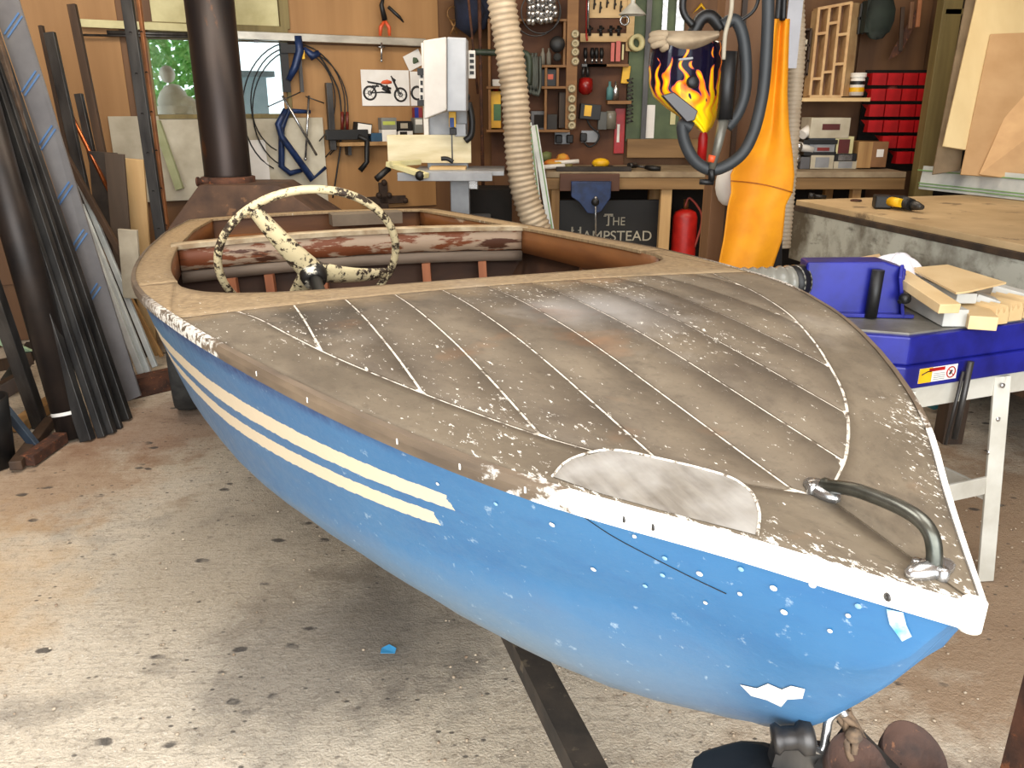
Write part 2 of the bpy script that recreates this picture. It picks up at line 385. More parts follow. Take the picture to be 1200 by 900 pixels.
m = t.math('ADD', x[0], t.math('MULTIPLY', t.math('SUBTRACT', n, .5), .5))
col = t.mix(t.step(m, .43, .37), col, lin(240, 236, 228))
bw2 = t.math('MULTIPLY', t.math('MULTIPLY', t.step(m, 1.22, 1.27), t.step(m, 2.0, 1.7)), t.step(t.noise(v, 55, 5, .7), .46, .50)); col = t.mix(bw2, col, lin(215, 210, 200))
rs = t.noise(v, 9, 4); col = t.mix(t.step(rs, .70, .76, 0, .8), col, lin(150, 96, 56))
rail_m = t.done(col, .6)
t = NT('peeling_varnish'); v = t.coord(); n = t.noise(t.map(v, (.25, .25, 1.2)), 16, 6, .65); n2 = t.noise(t.map(v, (.3, .3, 1.5), (4, 4, 4)), 11, 5, .6)
col = t.mix(t.step(n, .46, .50), lin(122, 66, 36), lin(176, 152, 128)); col = t.mix(t.step(n2, .58, .62), col, lin(82, 48, 30)); t.bump(n, .5, .006)
peel_m = t.done(col, .6)
varn = mat('old_varnish', (138, 88, 46), (104, 62, 32), .45, 0, 9, (.2, .2, 1), c3=(170, 150, 128), t3=.64)
inner = wood('boat_inside', (84, 56, 38), (58, 40, 30), 'x', 8)
t = NT('flaking_cream_paint'); v = t.coord(); n = t.noise(v, 46, 6, .75); n2 = t.noise(v, 9, 3)
lim = t.math('ADD', n, t.step(n2, .35, .65, -.05, .06))
col = t.mix(t.step(lim, .53, .56), lin(204, 188, 148), lin(56, 44, 34)); t.bump(t.math('SUBTRACT', 1.0, t.step(lim, .53, .56)), .5, .003)
wheel_m = t.done(col, .5)

# ------------------------------------------------------------------ setting
fl = MB()
def flz(x, y): return .004 * math.sin(x * 3.1 + 1) * math.sin(y * 2.3)
fl.grid(lambda a, b: (-4.2 + 9 * a, -1.6 + 9.2 * b, flz(-4.2 + 9 * a, -1.6 + 9.2 * b) - .006), 50, 50)
fl.box((.3, 3, -.08), (9, 9.2, .1))
struct('floor', fl, floor_m)
ceil_m = wood('ceiling_board', (150, 120, 84), (120, 92, 60), 'y', 6)
struct('ceiling', MB().box((.3, 3, 2.99), (9, 9.2, .06)), ceil_m)
# back wall, left part: studs' face with window openings, built around the openings
def fbox(mb, F, u0, u1, z0, z1, o0, o1, mi=0):
    c = F.o + F.u * ((u0 + u1) / 2) + F.n * ((o0 + o1) / 2); c.z = (z0 + z1) / 2
    return mb.box(c, (abs(u1 - u0), abs(o1 - o0), z1 - z0), F.rot(), mi)
def fu(F, px, py, off=0): q = F.at(px, py, off); return (q - F.o).dot(F.u), q.z
U0, U1 = -1.0, 2.5
wins = [(fu(FL, 179, 90)[0], fu(FL, 243, 90)[0]), (fu(FL, 276, 90)[0], fu(FL, 334, 90)[0])]
WZ0, WZ1 = fu(FL, 215, 134)[1], fu(FL, 215, 46)[1]
wl = MB()
fbox(wl, FL, U0, U1, 0, WZ0, -.1, 0); fbox(wl, FL, U0, U1, WZ1, 2.96, -.1, 0)
fbox(wl, FL, U0, wins[0][0], WZ0, WZ1, -.1, 0); fbox(wl, FL, wins[0][1], wins[1][0], WZ0, WZ1, -.1, 0); fbox(wl, FL, wins[1][1], U1, WZ0, WZ1, -.1, 0)
wall_bl = struct('wall_back_left', wl, ply_dk)
# sheets of plywood nailed to it
for i, (xa, ya, xb, yb, m) in enumerate([(-40, -30, 152, 240, ply), (156, -30, 172, 240, ply_dk), (339, 54, 512, 245, ply), (339, -30, 516, 52, ply), (-40, 242, 160, 330, ply_dk)]):
    obj('panel', MB().pbox(FL, xa, ya, xb, yb, .002, .012 + .003 * (i % 2)), m, wall_bl, bevel=.002)
for i, (xa, ya, xb, yb) in enumerate([(176, -20, 238, 27), (240, -20, 326, 33)]):
    obj('panel', MB().pbox(FL, xa, ya, xb, yb, .002, .014), cream, wall_bl, 'cream painted board', bevel=.002)
struct('wall_back', MB().box((1.9, 6.76, 1.5), (4.7, .1, 3)), ply_dk)
struct('wall_left', MB().slab([(-3.35, 5.3, 0), (-3.1, -1.5, 0), (-3.1, -1.5, 2.96), (-3.35, 5.3, 2.96)], .1), wood('left_wall', (110, 78, 48), (80, 56, 36), 'z', 6))
struct('wall_right', MB().slab([(3.9, -1.5, 0), (3.9, 6.75, 0), (3.9, 6.75, 2.96), (3.9, -1.5, 2.96)], .1), wood('right_wall', (120, 90, 58), (86, 62, 40), 'z', 6))
for k, (a, b) in enumerate(wins):
    w = MB(); e = .028
    fbox(w, FL, a - e, a, WZ0 - e, WZ1 + e, -.02, .03); fbox(w, FL, b, b + e, WZ0 - e, WZ1 + e, -.02, .03)
    fbox(w, FL, a, b, WZ1, WZ1 + e, -.02, .03); fbox(w, FL, a, b, WZ0 - e, WZ0, -.02, .05)
    wo = struct('window_%d' % (k + 1), w, tim_gr, .003)
    obj('window_pane', fbox(MB(), FL, a, b, WZ0, WZ1, -.05, -.044), glass, wo)
struct('trim_1', MB().pbox(FL, 176, 28, 340, 41, .015, .03), tim_gr, .002)
struct('trim_2', MB().pbox(FL, 327, -20, 338, 34, .015, .03), tim_gr, .002)
# outside the windows
hedge_m = mat('hedge_leaves', (170, 214, 130), (110, 170, 80), .6, 0, 12)
def leaves(c, R, n, size):
    mb = MB()
    for i in range(n):
        d = Vector((random.gauss(0, 1), random.gauss(0, 1), random.gauss(0, 1))).normalized() * random.uniform(.6, 1)
        p = Vector(c) + Vector((d.x * R[0], d.y * R[1], d.z * R[2])); a = Vector((random.gauss(0, 1), random.gauss(0, 1), random.gauss(0, 1))).normalized(); b = a.orthogonal().normalized()
        mb.add([p - a * size, p + b * size * .5, p + a * size, p - b * size * .5], [(0, 1, 2, 3)])
    return mb
hd = FL.at(205, 70, -2.2)
hr = thing('garden_bush', 'bright green bush seen through the left window pane', 'bush', (hd.x, hd.y, 0))
obj('foliage', leaves((hd.x - .25, hd.y, 1.5), (.62, .5, 1.3), 4200, .05), hedge_m, hr, kind='stuff')
stm = MB()
for dx, dy in ((0, 0), (.2, .1), (-.22, -.05)): stm.tube([(hd.x + dx * .3, hd.y + dy, 0), (hd.x + dx, hd.y + dy, .8), (hd.x + dx * 1.8, hd.y + dy, 1.6)], [.04, .03, .015], 7)
obj('stem', stm, tim_dk, hr)
gy = -.7; q = FL.at(196, 87, gy); q2 = FL.at(203, 122, gy); q0 = FL.at(210, 140, gy)
st = thing('pale_figure', 'pale rounded figure blurred behind the left window pane', 'statue', (q0.x, q0.y, 0))  # pale head and torso shape set behind the left pane
sc = FL.s(196, 87, gy)
tz = q2.z - 2 * sc
obj('torso', MB().lathe((q2.x + 4 * sc, q2.y, 0), [(.10, 0), (.12, .8), (22 * sc, tz - 8 * sc), (23 * sc, tz)], n=16).ball((q2.x + 1 * sc, q2.y, tz), (19 * sc, 14 * sc, 25 * sc), 14, 0, None, .05).ball((q2.x + 14 * sc, q2.y, tz - 2 * sc), (17 * sc, 12 * sc, 14 * sc), 12, 0, None, .05), offw, st)
obj('head', MB().ball(q, (9 * sc, 9 * sc, 10 * sc)), offw, st)
bk = FL.at(305, 105, -2.0)
bk = bk + Vector((.35, .8, 0))
fc = thing('garden_shed', 'pale blue-grey shed outside the right window pane', 'shed', (bk.x, bk.y, 0))
obj('wall', MB().pbox(FL, 284, 88, 318, 230, -2.6, .6), mat('shed_paint', (176, 196, 205), (160, 182, 192), .7), fc)
obj('roof', MB().pbox(FL, 280, 83, 322, 90, -2.7, .8), mat('shed_roof', (150, 165, 172), rough=.7), fc)
# long aluminium rail on brackets across windows
rl = thing('aluminium_rail', 'long bright aluminium rail fixed across the wall above the windows', 'rail', FL.at(270, 48, .09))
obj('channel', MB().beam(FL.at(274, 41, .08), FL.at(498, 50, .08), .045, .05), alu, rl, bevel=.003)
for px in (300, 378, 450): obj('bracket', MB().beam(FL.at(px, 48, .0), FL.at(px, 48, .085), .03, .02), steel, rl)
rl2 = thing('wooden_ledge', 'pale timber ledge running left of the stove flue above the windows', 'ledge', FL.at(94, 32, .05))
obj('board', MB().beam(FL.at(94, 27, .05), FL.at(268, 35, .05), .03, .045), cream, rl2, bevel=.002)
bare('steel_rod', MB().cyl(FL.at(95, 41, .06), FL.at(272, 44, .06), .007).cyl(FL.at(125, 38, .06), FL.at(240, 41, .06), .012), steel, 'dark steel rods lying along the pale ledge left of flue', 'rod')

# boards behind the stove
bare('wall_board', MB().pbox(FL, 135, 136, 248, 236, .03, .012), offw, 'stained off-white board on the wall left of the flue', 'board', bevel=.002)
b2 = MB().pbox(FL, 285, 138, 383, 250, .03, .012)
bare('wall_board', b2, offw, 'off-white board on the wall behind the blue clamps', 'board', bevel=.002)
bare('paper_sheet', MB().pbox(FL, 290, 164, 313, 212, .05, .003).pbox(FL, 288, 190, 316, 216, .055, .003), paper, 'white papers pinned right of the stove flue', 'paper')

# ------------------------------------------------------------------ wood stove
sx, sy = -1.70, 5.12
sf = FY(sy)
stv = thing('wood_stove', 'rusty wood stove with sloping hopper top behind the boat', 'stove', (sx, sy, 0))
T = P(233, 217, sy - .22); Tr = P(325, 217, sy - .22); Bl = P(186, 275, sy - .34); Br = P(440, 300, sy - .34)
zt = T.z; zb = Bl.z
tp = [(T.x, T.y, zt), (Tr.x, T.y, zt), (Tr.x, sy + .16, zt), (T.x, sy + .16, zt)]
bp = [(T.x - .28, Bl.y, zb - .1), (Tr.x + .55, Bl.y, zb - .1), (Tr.x + .55, sy + .22, zb - .1), (T.x - .28, sy + .22, zb - .1)]
m_ = MB().add(tp + bp, [(0, 1, 2, 3), (4, 7, 6, 5), (0, 4, 5, 1), (1, 5, 6, 2), (2, 6, 7, 3), (3, 7, 4, 0)])
obj('hopper', m_, rust_pl, stv, bevel=.006)
obj('firebox', MB().box(((bp[0][0] + bp[1][0]) / 2, (Bl.y + sy + .22) / 2, (zb - .1) / 2 + .04), (bp[1][0] - bp[0][0] - .02, sy + .22 - Bl.y - .02, zb - .19)), rust_pl, stv, bevel=.008)
for dx in (bp[0][0] + .06, bp[1][0] - .06):
    for dy in (Bl.y + .06, sy + .15): obj('leg', MB().box((dx, dy, .04), (.05, .05, .08)), rust, stv)
fc0 = P(268, 213, sy); fr = 27 * FY(sy).s(268, 213)
obj('flue_pipe', MB().tube([(fc0.x, sy, zt), (fc0.x, sy, zt + .05), (fc0.x - .0, sy, 2.95)], [fr * 1.0, fr * .98, fr * .98], 28), flue, stv)
obj('flue_collar', MB().lathe((fc0.x, sy, zt), [(fr * 1.13, 0), (fr * 1.13, .03), (fr, .035)], n=28), rust, stv)
q = P(233, 213, sy - .12); q2 = P(246, 212, sy - .12)
obj('damper_handle', MB().cyl(q, q2, .022).cyl(q - Vector((.01, 0, 0)), q, .028), rust, stv)

# ------------------------------------------------------------------ the boat
K = .85
AA = math.radians(20.5); AX = Vector((-math.sin(AA), math.cos(AA), 0)); RX = Vector((math.cos(AA), math.sin(AA), 0)); BB = Vector((.497, .765, 0))
def itp(x, xs, ys):
    if x <= xs[0]: return ys[0]
    for i in range(len(xs) - 1):
        if x <= xs[i + 1]:
            t = (x - xs[i]) / (xs[i + 1] - xs[i]); return ys[i] + (ys[i + 1] - ys[i]) * t
    return ys[-1]
SS = [0, .1, .2, .4, .6, .8, 1.0, 1.3, 1.6, 2, 2.4, 2.8, 3.2, 3.6, 4, 4.4, 5.05]
WW = [.006, .085, .165, .33, .46, .565, .65, .75, .82, .9, .95, .97, .97, .96, .93, .9, .78]
ZZ = [.962, .966, .972, .98, .99, 1.0, 1.005, 1.0, .98, .95, .92, .89, .865, .84, .82, .8, .78]
def smooth_tab(xs, ys):            # resample with a Catmull-Rom so the sheer has no corners
    X, Y = [], []
    for i in range(len(xs) - 1):
        for k in range(10):
            t = k / 10; x = xs[i] + (xs[i + 1] - xs[i]) * t
            def sl(j):
                if j <= 0: return (ys[1] - ys[0]) / (xs[1] - xs[0])
                if j >= len(xs) - 1: return (ys[-1] - ys[-2]) / (xs[-1] - xs[-2])
                return (ys[j + 1] - ys[j - 1]) / (xs[j + 1] - xs[j - 1])
            h = xs[i + 1] - xs[i]; a, b = sl(i) * h, sl(i + 1) * h
            X.append(x); Y.append((2 * t ** 3 - 3 * t * t + 1) * ys[i] + (t ** 3 - 2 * t * t + t) * a + (-2 * t ** 3 + 3 * t * t) * ys[i + 1] + (t ** 3 - t * t) * b)
    X.append(xs[-1]); Y.append(ys[-1]); return X, Y
WX, WY = smooth_tab(SS, WW); ZX, ZY = smooth_tab(SS, ZZ)
def bwid(s): return itp(s, WX, WY)
def bsh(s): return itp(s, ZX, ZY)
def bdz(s, l): w = bwid(s); return bsh(s) + .025 * w * (1 - min(1, (l / w) ** 2))
def BP(s, l, z):
    p = BB + AX * s + RX * l; p.z = z; return CAM + (p - CAM) * K
boat = thing('boat', 'old blue wooden runabout boat with weathered deck on its trailer', 'boat', BP(2.4, 0, .40))
BCs = {}
class BM(MB):
    def __init__(s): super().__init__(); s.c = []
def strip(f0, f1, s0, s1, ns, nl, off=0, th=.012):      # deck piece between l=f0(s) and f1(s)
    mb = MB(); bc = []
    def fn(a, b):
        s = s0 + (s1 - s0) * a; l = f0(s) + (f1(s) - f0(s)) * b
        bc.append((s, l, bwid(s) - abs(l))); return BP(s, l, bdz(s, l) + off)
    mb.grid(fn, ns, nl, th * K); return mb, bc + bc
def stripl(fa, fb, l0, l1, nl, ns, off=0, th=.012):     # deck piece between s=fa(l) and fb(l)
    mb = MB(); bc = []
    def fn(a, b):
        l = l0 + (l1 - l0) * a; s = fa(l) + (fb(l) - fa(l)) * b
        bc.append((s, l, bwid(s) - abs(l))); return BP(s, l, bdz(s, l) + off)
    mb.grid(fn, nl, ns, th * K); return mb, bc + bc
LA = ([.235, .33, .5, .65, .79, .98, 1.2, 1.42, 1.6], [.0, .115, .262, .355, .43, .515, .585, .640, .70])
def larc(s): return itp(s, *smooth_LA)
smooth_LA = smooth_tab(*LA)
SA = 1.52; G = .0028
# covering boards each side of the bow
for sg in (-1, 1):
    mb, bc = strip(lambda s: sg * max(larc(s) + .0042 if s > .235 else .0015, .0015), lambda s: sg * max(bwid(s), .004), .0, SA, 60, 6)
    obj('covering_board', mb, deck_m, boat, bc=bc)
seams = [-.03 + .127 * k for k in range(-5, 7)]
for k in range(len(seams) - 1):
    a, b = seams[k] + G, seams[k + 1] - G
    lo = min(abs(a), abs(b)) if a * b > 0 else 0
    st_s = .238
    while larc(st_s) - G < lo + .004 and st_s < SA: st_s += .004
    if st_s >= SA - .05: continue
    f0 = lambda s, a=a, b=b: max(a, min(-(larc(s) - G), b)) ; f1 = lambda s, a=a, b=b: min(b, max(larc(s) - G, a))
    mb, bc = strip(f0, f1, st_s, SA - .002, 44, 2, -.0002)
    obj('deck_plank', mb, plank_m, boat, bc=bc)
mb, bc = strip(lambda s: -bwid(s) + .02, lambda s: bwid(s) - .02, .08, SA + .02, 50, 14, -.0022, .006)
obj('seam_filler', mb, seam_m, boat, bc=bc, label='whitish filler showing in the deck seams')
def winv(l):
    s = 0
    while bwid(s) < abs(l) - 1e-4 and s < 2.9: s += .005
    return s
FRONT = ([0, .2, .4, .55, .66, .74, .79, .815, .825], [1.685, 1.69, 1.715, 1.76, 1.83, 1.92, 2.03, 2.13, 2.22])
fr_t = smooth_tab(*FRONT)
def front(l): return itp(abs(l), *fr_t)
def inl(s): return bwid(s) - itp(s, [2.2, 3.4, 5.05], [.112, .125, .15])
fa = lambda l: max(SA + .003, winv(l))
mb, bc = stripl(fa, lambda l: max(fa(l) + .001, front(l)), -.826, .826, 80, 5)
obj('coaming_board', mb, tan_m, boat, bc=bc)
for sg in (-1, 1):
    mb, bc = stripl(lambda l: max(SA + .003, winv(l)), lambda l: max(2.22, winv(l) + .002), sg * .8255, sg * bwid(2.22), 8, 8)
    obj('side_deck', mb, tan_m, boat, bc=bc)
    mb, bc = strip(lambda s: sg * inl(s), lambda s: sg * bwid(s), 2.222, 4.93, 44, 3)
    obj('side_deck', mb, tan_m, boat, bc=bc)
    # inner face of the side deck (carlin)
    c = MB(); c.grid(lambda a, b: BP(2.05 + 2.9 * a, sg * (inl(2.05 + 2.9 * a) + .004), bdz(2.05 + 2.9 * a, inl(2.05 + 2.9 * a)) - .010 - .12 * b), 30, 2, .02, down=RX * sg)
    obj('carlin', c, varn, boat)
c = MB(); c.grid(lambda a, b: BP(front(-.8 + 1.6 * a) - .01, -.8 + 1.6 * a, bdz(front(-.8 + 1.6 * a), -.8 + 1.6 * a) - .012 - .09 * b), 40, 2, .02, down=-AX)
obj('dash_panel', c, varn, boat)
mb, bc = strip(lambda s: -bwid(s), lambda s: bwid(s), 4.932, 5.05, 3, 20)
obj('transom_deck', mb, tan_m, boat, bc=bc)
# the beam across the cockpit
def wsp(s, l, z): return BP(s, l, z)
cb = MB(); cb.grid(lambda a, b: BP(3.50 + .02 * math.sin(a * math.pi) + .085 * b, (-1 + 2 * a) * (inl(3.5) + .03), bdz(3.5, (-1 + 2 * a) * .9) + .008), 30, 2, .018)
obj('crossbeam_cap', cb, mat('cap_paint', (196, 180, 150), (150, 126, 94), .6, 0, 14), boat)
cb = MB(); cb.grid(lambda a, b: BP(3.515 + .02 * math.sin(a * math.pi), (-1 + 2 * a) * (inl(3.5)), bdz(3.5, (-1 + 2 * a) * .9) - .012 - .10 * b + (.004 * math.sin(a * 40) if b > .9 else 0)), 40, 2, .045, down=AX)
obj('crossbeam', cb, peel_m, boat)
cb = MB(); cb.grid(lambda a, b: BP(3.505 + .02 * math.sin(a * math.pi), (-1 + 2 * a) * (inl(3.5)), bdz(3.5, (-1 + 2 * a) * .9) - .118 - .05 * b), 30, 2, .03, down=AX)
obj('lower_beam', cb, mat('grey_timber', (128, 112, 96), (92, 78, 66), .7, 0, 12, (.2, .2, 1)), boat)
for l in (-.62, -.2, .32, .62, -.45):
    a = BP(3.52, l, bdz(3.5, l) - .17); b = BP(3.52, l + .01, .48)
    obj('strut', MB().beam(b, a, .035, .03), wood('strut_wood', (176, 112, 76), (140, 84, 56), 'z', 12), boat)
obj('bulkhead', MB().slab([BP(3.62, -.9, .72), BP(3.62, .9, .72), BP(3.62, .75, .47), BP(3.62, -.75, .47)], .01), inner, boat)
# hull
CS = [0, .1, .3, .5, .8, 1.2, 1.6, 2.4, 3.2, 4, 5.05]
CW = smooth_tab(CS, [.006, .045, .15, .27, .44, .60, .71, .84, .87, .84, .72])
CZ = smooth_tab(CS, [.93, .82, .785, .745, .69, .63, .585, .535, .50, .48, .47])
KS = [0, .02, .08, .15, .22, .33, .48, .66, .85, 1.2, 2.4, 5.05]
KZ = smooth_tab(KS, [.945, .924, .81, .707, .618, .540, .478, .436, .415, .400, .395, .39])
def hull_pt(s, v, sg=-1, out=0):
    w, z0 = bwid(s), bsh(s) - .004; wc, zc = itp(s, *CW), itp(s, *CZ); zk = itp(s, *KZ)
    zc = max(zc, zk + .001) if zc < zk + .01 else zc
    if v <= 1:
        l = w + (wc - w) * (v ** 1.15); z = z0 + (zc - z0) * v
        rnd = 0
    else:
        u = v - 1; k = max(0, min(1, (s - .08) / .5)); k = k * k * (3 - 2 * k)
        l = wc * (k * (math.cos(u * math.pi / 2) ** .76 if u < 1 else 0) + (1 - k) * (1 - u)); z = zc - (zc - zk) * (k * math.sin(u * math.pi / 2) ** 1.3 + (1 - k) * u)
    return BP(s, sg * (l + out), z)
def hull_s(i): return i
svals = [0, .01, .02, .035, .05, .07, .09, .11, .135, .16, .19, .22, .26, .3, .35, .4, .46, .52, .6, .7, .8, .9, 1.0, 1.15, 1.3, 1.45, 1.6, 1.8, 2, 2.2, 2.4, 2.6, 2.8, 3, 3.2, 3.4, 3.6, 3.8, 4, 4.2, 4.4, 4.6, 4.8, 5.05]
hm = MB(); bc = []
vv = [i / 10 for i in range(0, 21)]
for sg in (-1, 1):
    vs = []
    for s in svals:
        for v in vv: vs.append(hull_pt(s, v, sg)); bc.append((s, v, 0))
    n = len(vv); hm.add(vs, [(i * n + j, (i + 1) * n + j, (i + 1) * n + j + 1, i * n + j + 1) for i in range(len(svals) - 1) for j in range(n - 1)], 0, True)
hull = obj('hull', hm, hull_m, boat, bc=bc, fixn=False)
so = hull.modifiers.new('shell', 'SOLIDIFY'); so.thickness = .006; so.offset = 0
for sg in (-1, 1):
    im = MB(); sv_ = [x for x in svals if x >= 1.3]; vs = [hull_pt(s, v, sg, -.022) for s in sv_ for v in vv[:17]]; n = 17
    im.add(vs, [(i * n + j, (i + 1) * n + j, (i + 1) * n + j + 1, i * n + j + 1) for i in range(len(sv_) - 1) for j in range(n - 1)], 0, True)
    obj('inner_planking', im, inner, boat)
# stem cap closing the nose, transom
sm = MB()
for v0, v1 in [(i / 10, (i + 1) / 10) for i in range(10)]:
    sm.add([hull_pt(0, v0, -1), hull_pt(0, v0, 1), hull_pt(0, v1, 1), hull_pt(0, v1, -1)], [(0, 1, 2, 3)])
obj('stem', sm, hull_m, boat, bc=[(0, .5, 0)] * len(sm.v))
tr = MB().slab([hull_pt(5.04, v, -1) for v in vv[::2]] + [hull_pt(5.04, v, 1) for v in reversed(vv[:-1:2])], .02)
obj('transom', tr, varn, boat)
# cockpit sole and planking seen inside
obj('cockpit_sole', MB().slab([BP(1.5, -.55, .50), BP(1.5, .55, .50), BP(3.5, .8, .48), BP(4.9, .7, .48), BP(4.9, -.7, .48), BP(3.5, -.8, .48)], .02), inner, boat)
for s in (2.3, 2.9, 4.0, 4.5):
    for sg in (-1, 1):
        obj('rib', MB().tube([hull_pt(s, v, sg, -.03) for v in (.1, .4, .7, 1.0, 1.2, 1.5)], .02 * K, 6), varn, boat)
# aft seat boards seen past the wheel
obj('stern_seat', MB().slab([BP(4.55, -.6, .70), BP(4.55, .6, .70), BP(4.85, .6, .70), BP(4.85, -.6, .70)], .015), varn, boat)
obj('engine_mount', MB().slab([BP(4.78, .05, .80), BP(4.78, .5, .80), BP(4.92, .5, .80), BP(4.92, .05, .80)], .06), mat('grey_timber2', (120, 108, 92), rough=.8), boat)
# rub rail
for sg in (-1, 1):
    rm = MB(); bc = []; vs = []
    pr = [(0.0, .002), (.013, .0), (.016, -.012), (.014, -.028), (.001, -.032)]
    SV = [x for x in svals]
    for s in SV:
        w = bwid(s)
        for o_, dz_ in pr: o_ *= itp(s, [0, .3], [.62, 1]); vs.append(BP(s - .002, sg * (w + o_), bsh(s) + dz_ * 1.0)); bc.append((s, dz_, o_))
    n = len(pr); rm.add(vs, [(i * n + j, (i + 1) * n + j, (i + 1) * n + (j + 1) % n, i * n + (j + 1) % n) for i in range(len(SV) - 1) for j in range(n)] + [tuple(range(n))], 0, False)
    obj('rub_rail', rm, rail_m, boat, bc=bc, bevel=.0)
nose = MB(); nose.tube([BP(.001, 0, .9635), BP(.001, 0, .929)], [.0130 * K, .0125 * K], 14)
obj('stem_cap', nose, white, boat, label='white painted stem cap')
# grey repair patch on the deck edge
pc = [(.41, -.318), (.445, -.275), (.45, -.21), (.40, -.155), (.33, -.098), (.29, -.088), (.262, -.094), (.225, -.113), (.188, -.143)]
pm = MB(); bc = []
for off, grow in ((.0012, 0),):
    ce = (sum(p[0] for p in pc) / len(pc), sum(p[1] for p in pc) / len(pc)); ring_ = [(s, l) for s, l in pc] + [(.27, -.215), (.35, -.28)]
    vs = [BP(s, l, bdz(s, l) + .0014) for s, l in ring_] + [BP(ce[0], ce[1], bdz(*ce) + .0018)]
    k = len(ring_); pm.add(vs, [(i, (i + 1) % k, k) for i in range(k)]); bc = [(s, l, .1) for s, l in ring_] + [(ce[0], ce[1], .1)]
obj('deck_patch', pm, patch_m, boat, 'smooth grey repair patch let into the deck edge', bc=bc)
pl = MB(); pl.tube(smooth_path([BP(s, l, bdz(s, l) + .0015) for s, l in pc], 4), .0022 * K, 5)
obj('patch_seam', pl, seam_m, boat, bc=[(p.x * 3, p.y * 3, p.z) for p in pl.v])
# long white line where the arc seam runs beside the planks
# grab handle
hs = [(0, .012), (.06, .014), (.15, .020), (.3, .029), (.5, .037), (.7, .043), (.85, .043), (.94, .036), (.985, .022), (1, .006)]
hp = []
for u, h in hs:
    s = .243 - .185 * u; p = BP(s, 0, bdz(s, 0)); p.z += h; hp.append(p)
gh = obj('grab_handle', MB().tube(smooth_path(hp, 5), .0078, 12), mat('worn_handle', (112, 112, 104), (70, 72, 66), .3, .8, 20, c3=(215, 210, 200), t3=.68), boat, 'worn chromed bow grab handle')
for s in (.243, .060):
    p = BP(s, 0, bdz(s, 0)); d = (AX if s > .1 else -AX)
    fm = MB()
    R = Matrix((RX, AX, Vector((0, 0, 1)))).transposed()
    fm.ball(p + (AX if s > .1 else -RX) * (.002) + Vector((0, 0, .003)), (.014, .028, .011) if s > .1 else (.030, .013, .011), 14, 0, R)
    f_ = obj('flange', fm, chrome, gh)
    for q in (-.5, .5): obj('bolt', MB().lathe(p + AX * (q * .026) + Vector((0, 0, .008)), [(.0055, 0), (.005, .003), (.001, .004)], n=10), chrome, f_) if False else fm
for s, l in ((.25, .012), (.25, -.012), (.068, -.014), (.045, .0)):
    p = BP(s, l, bdz(s, l)); obj('bolt', MB().lathe(p, [(.0062, 0), (.0062, .009), (.0045, .012), (.0005, .012)], n=10), chrome, gh)
# screws and filled screw holes along the rail and in the topsides
screws = [(.83, 0), (.62, 0), (.51, 0), (.415, 0), (.375, 0), (1.0, 0), (.30, 0), (.27, 0), (.055, 0)]
for i, (s, _) in enumerate(screws):
    w = bwid(s); nrm = -RX
    p = BP(s, -(w + .0155), bsh(s) - .014)
    obj('screw_plug', MB().lathe(p, [(.0045, 0), (.004, .0012), (.0003, .0014)], nrm, 10), white if i < 6 else steel, boat)
dots = [(.60, .30), (.50, .30), (.42, .33), (.31, .22), (.285, .36), (.25, .42), (.21, .5), (.2, .25), (.13, .2), (.26, .72), (.335, .72), (.40, .68), (.10, .42), (.09, .3), (.165, .55), (.12, .62), (.30, .55), (.17, .34)]
for i, (s, v) in enumerate(dots):
    p = hull_pt(s, v); e1 = hull_pt(s + .01, v) - p; e2 = hull_pt(s, v + .03) - p; nn = e1.cross(e2).normalized()
    if nn.dot(-RX) < 0: nn = -nn
    obj('filler_spot', MB().lathe(p + nn * .0045, [(.0027 + .0012 * (i % 3) / 2, 0), (.0022, .0008), (.0002, .001)], nn, 9), white if i % 3 != 1 else mat('pale_blue_filler', (130, 176, 214)), boat)
def hull_patch(name, pts, m, label, out=.0075):
    c = (sum(p[0] for p in pts) / len(pts), sum(p[1] for p in pts) / len(pts))
    vs = [hull_pt(s, v, -1, out) for s, v in pts] + [hull_pt(c[0], c[1], -1, out + .0012)]; k = len(pts)
    return obj(name, MB().add(vs, [(i, (i + 1) % k, k) for i in range(k)], 0, True), m, boat, label)
hull_patch('paint_chip', [(.175, 1.52), (.19, 1.46), (.205, 1.50), (.22, 1.44), (.24, 1.50), (.262, 1.48), (.255, 1.58), (.235, 1.62), (.22, 1.70), (.205, 1.62), (.185, 1.64)], white, 'bare white chip where the paint has flaked low on the bow')
hull_patch('paint_chip', [(.048, .34), (.062, .30), (.060, .50), (.050, .78), (.042, .80), (.046, .55)], mat('torn_paint', (70, 150, 205), (190, 200, 205), .5, 0, 60), 'torn strip of paint beside the stem')
ck = MB().tube(smooth_path([hull_pt(s, v, -1, .0055) for s, v in ((.375, .12), (.34, .28), (.30, .40), (.26, .5), (.225, .56))], 5), .0006, 5)
obj('hull_crack', ck, dark, boat)

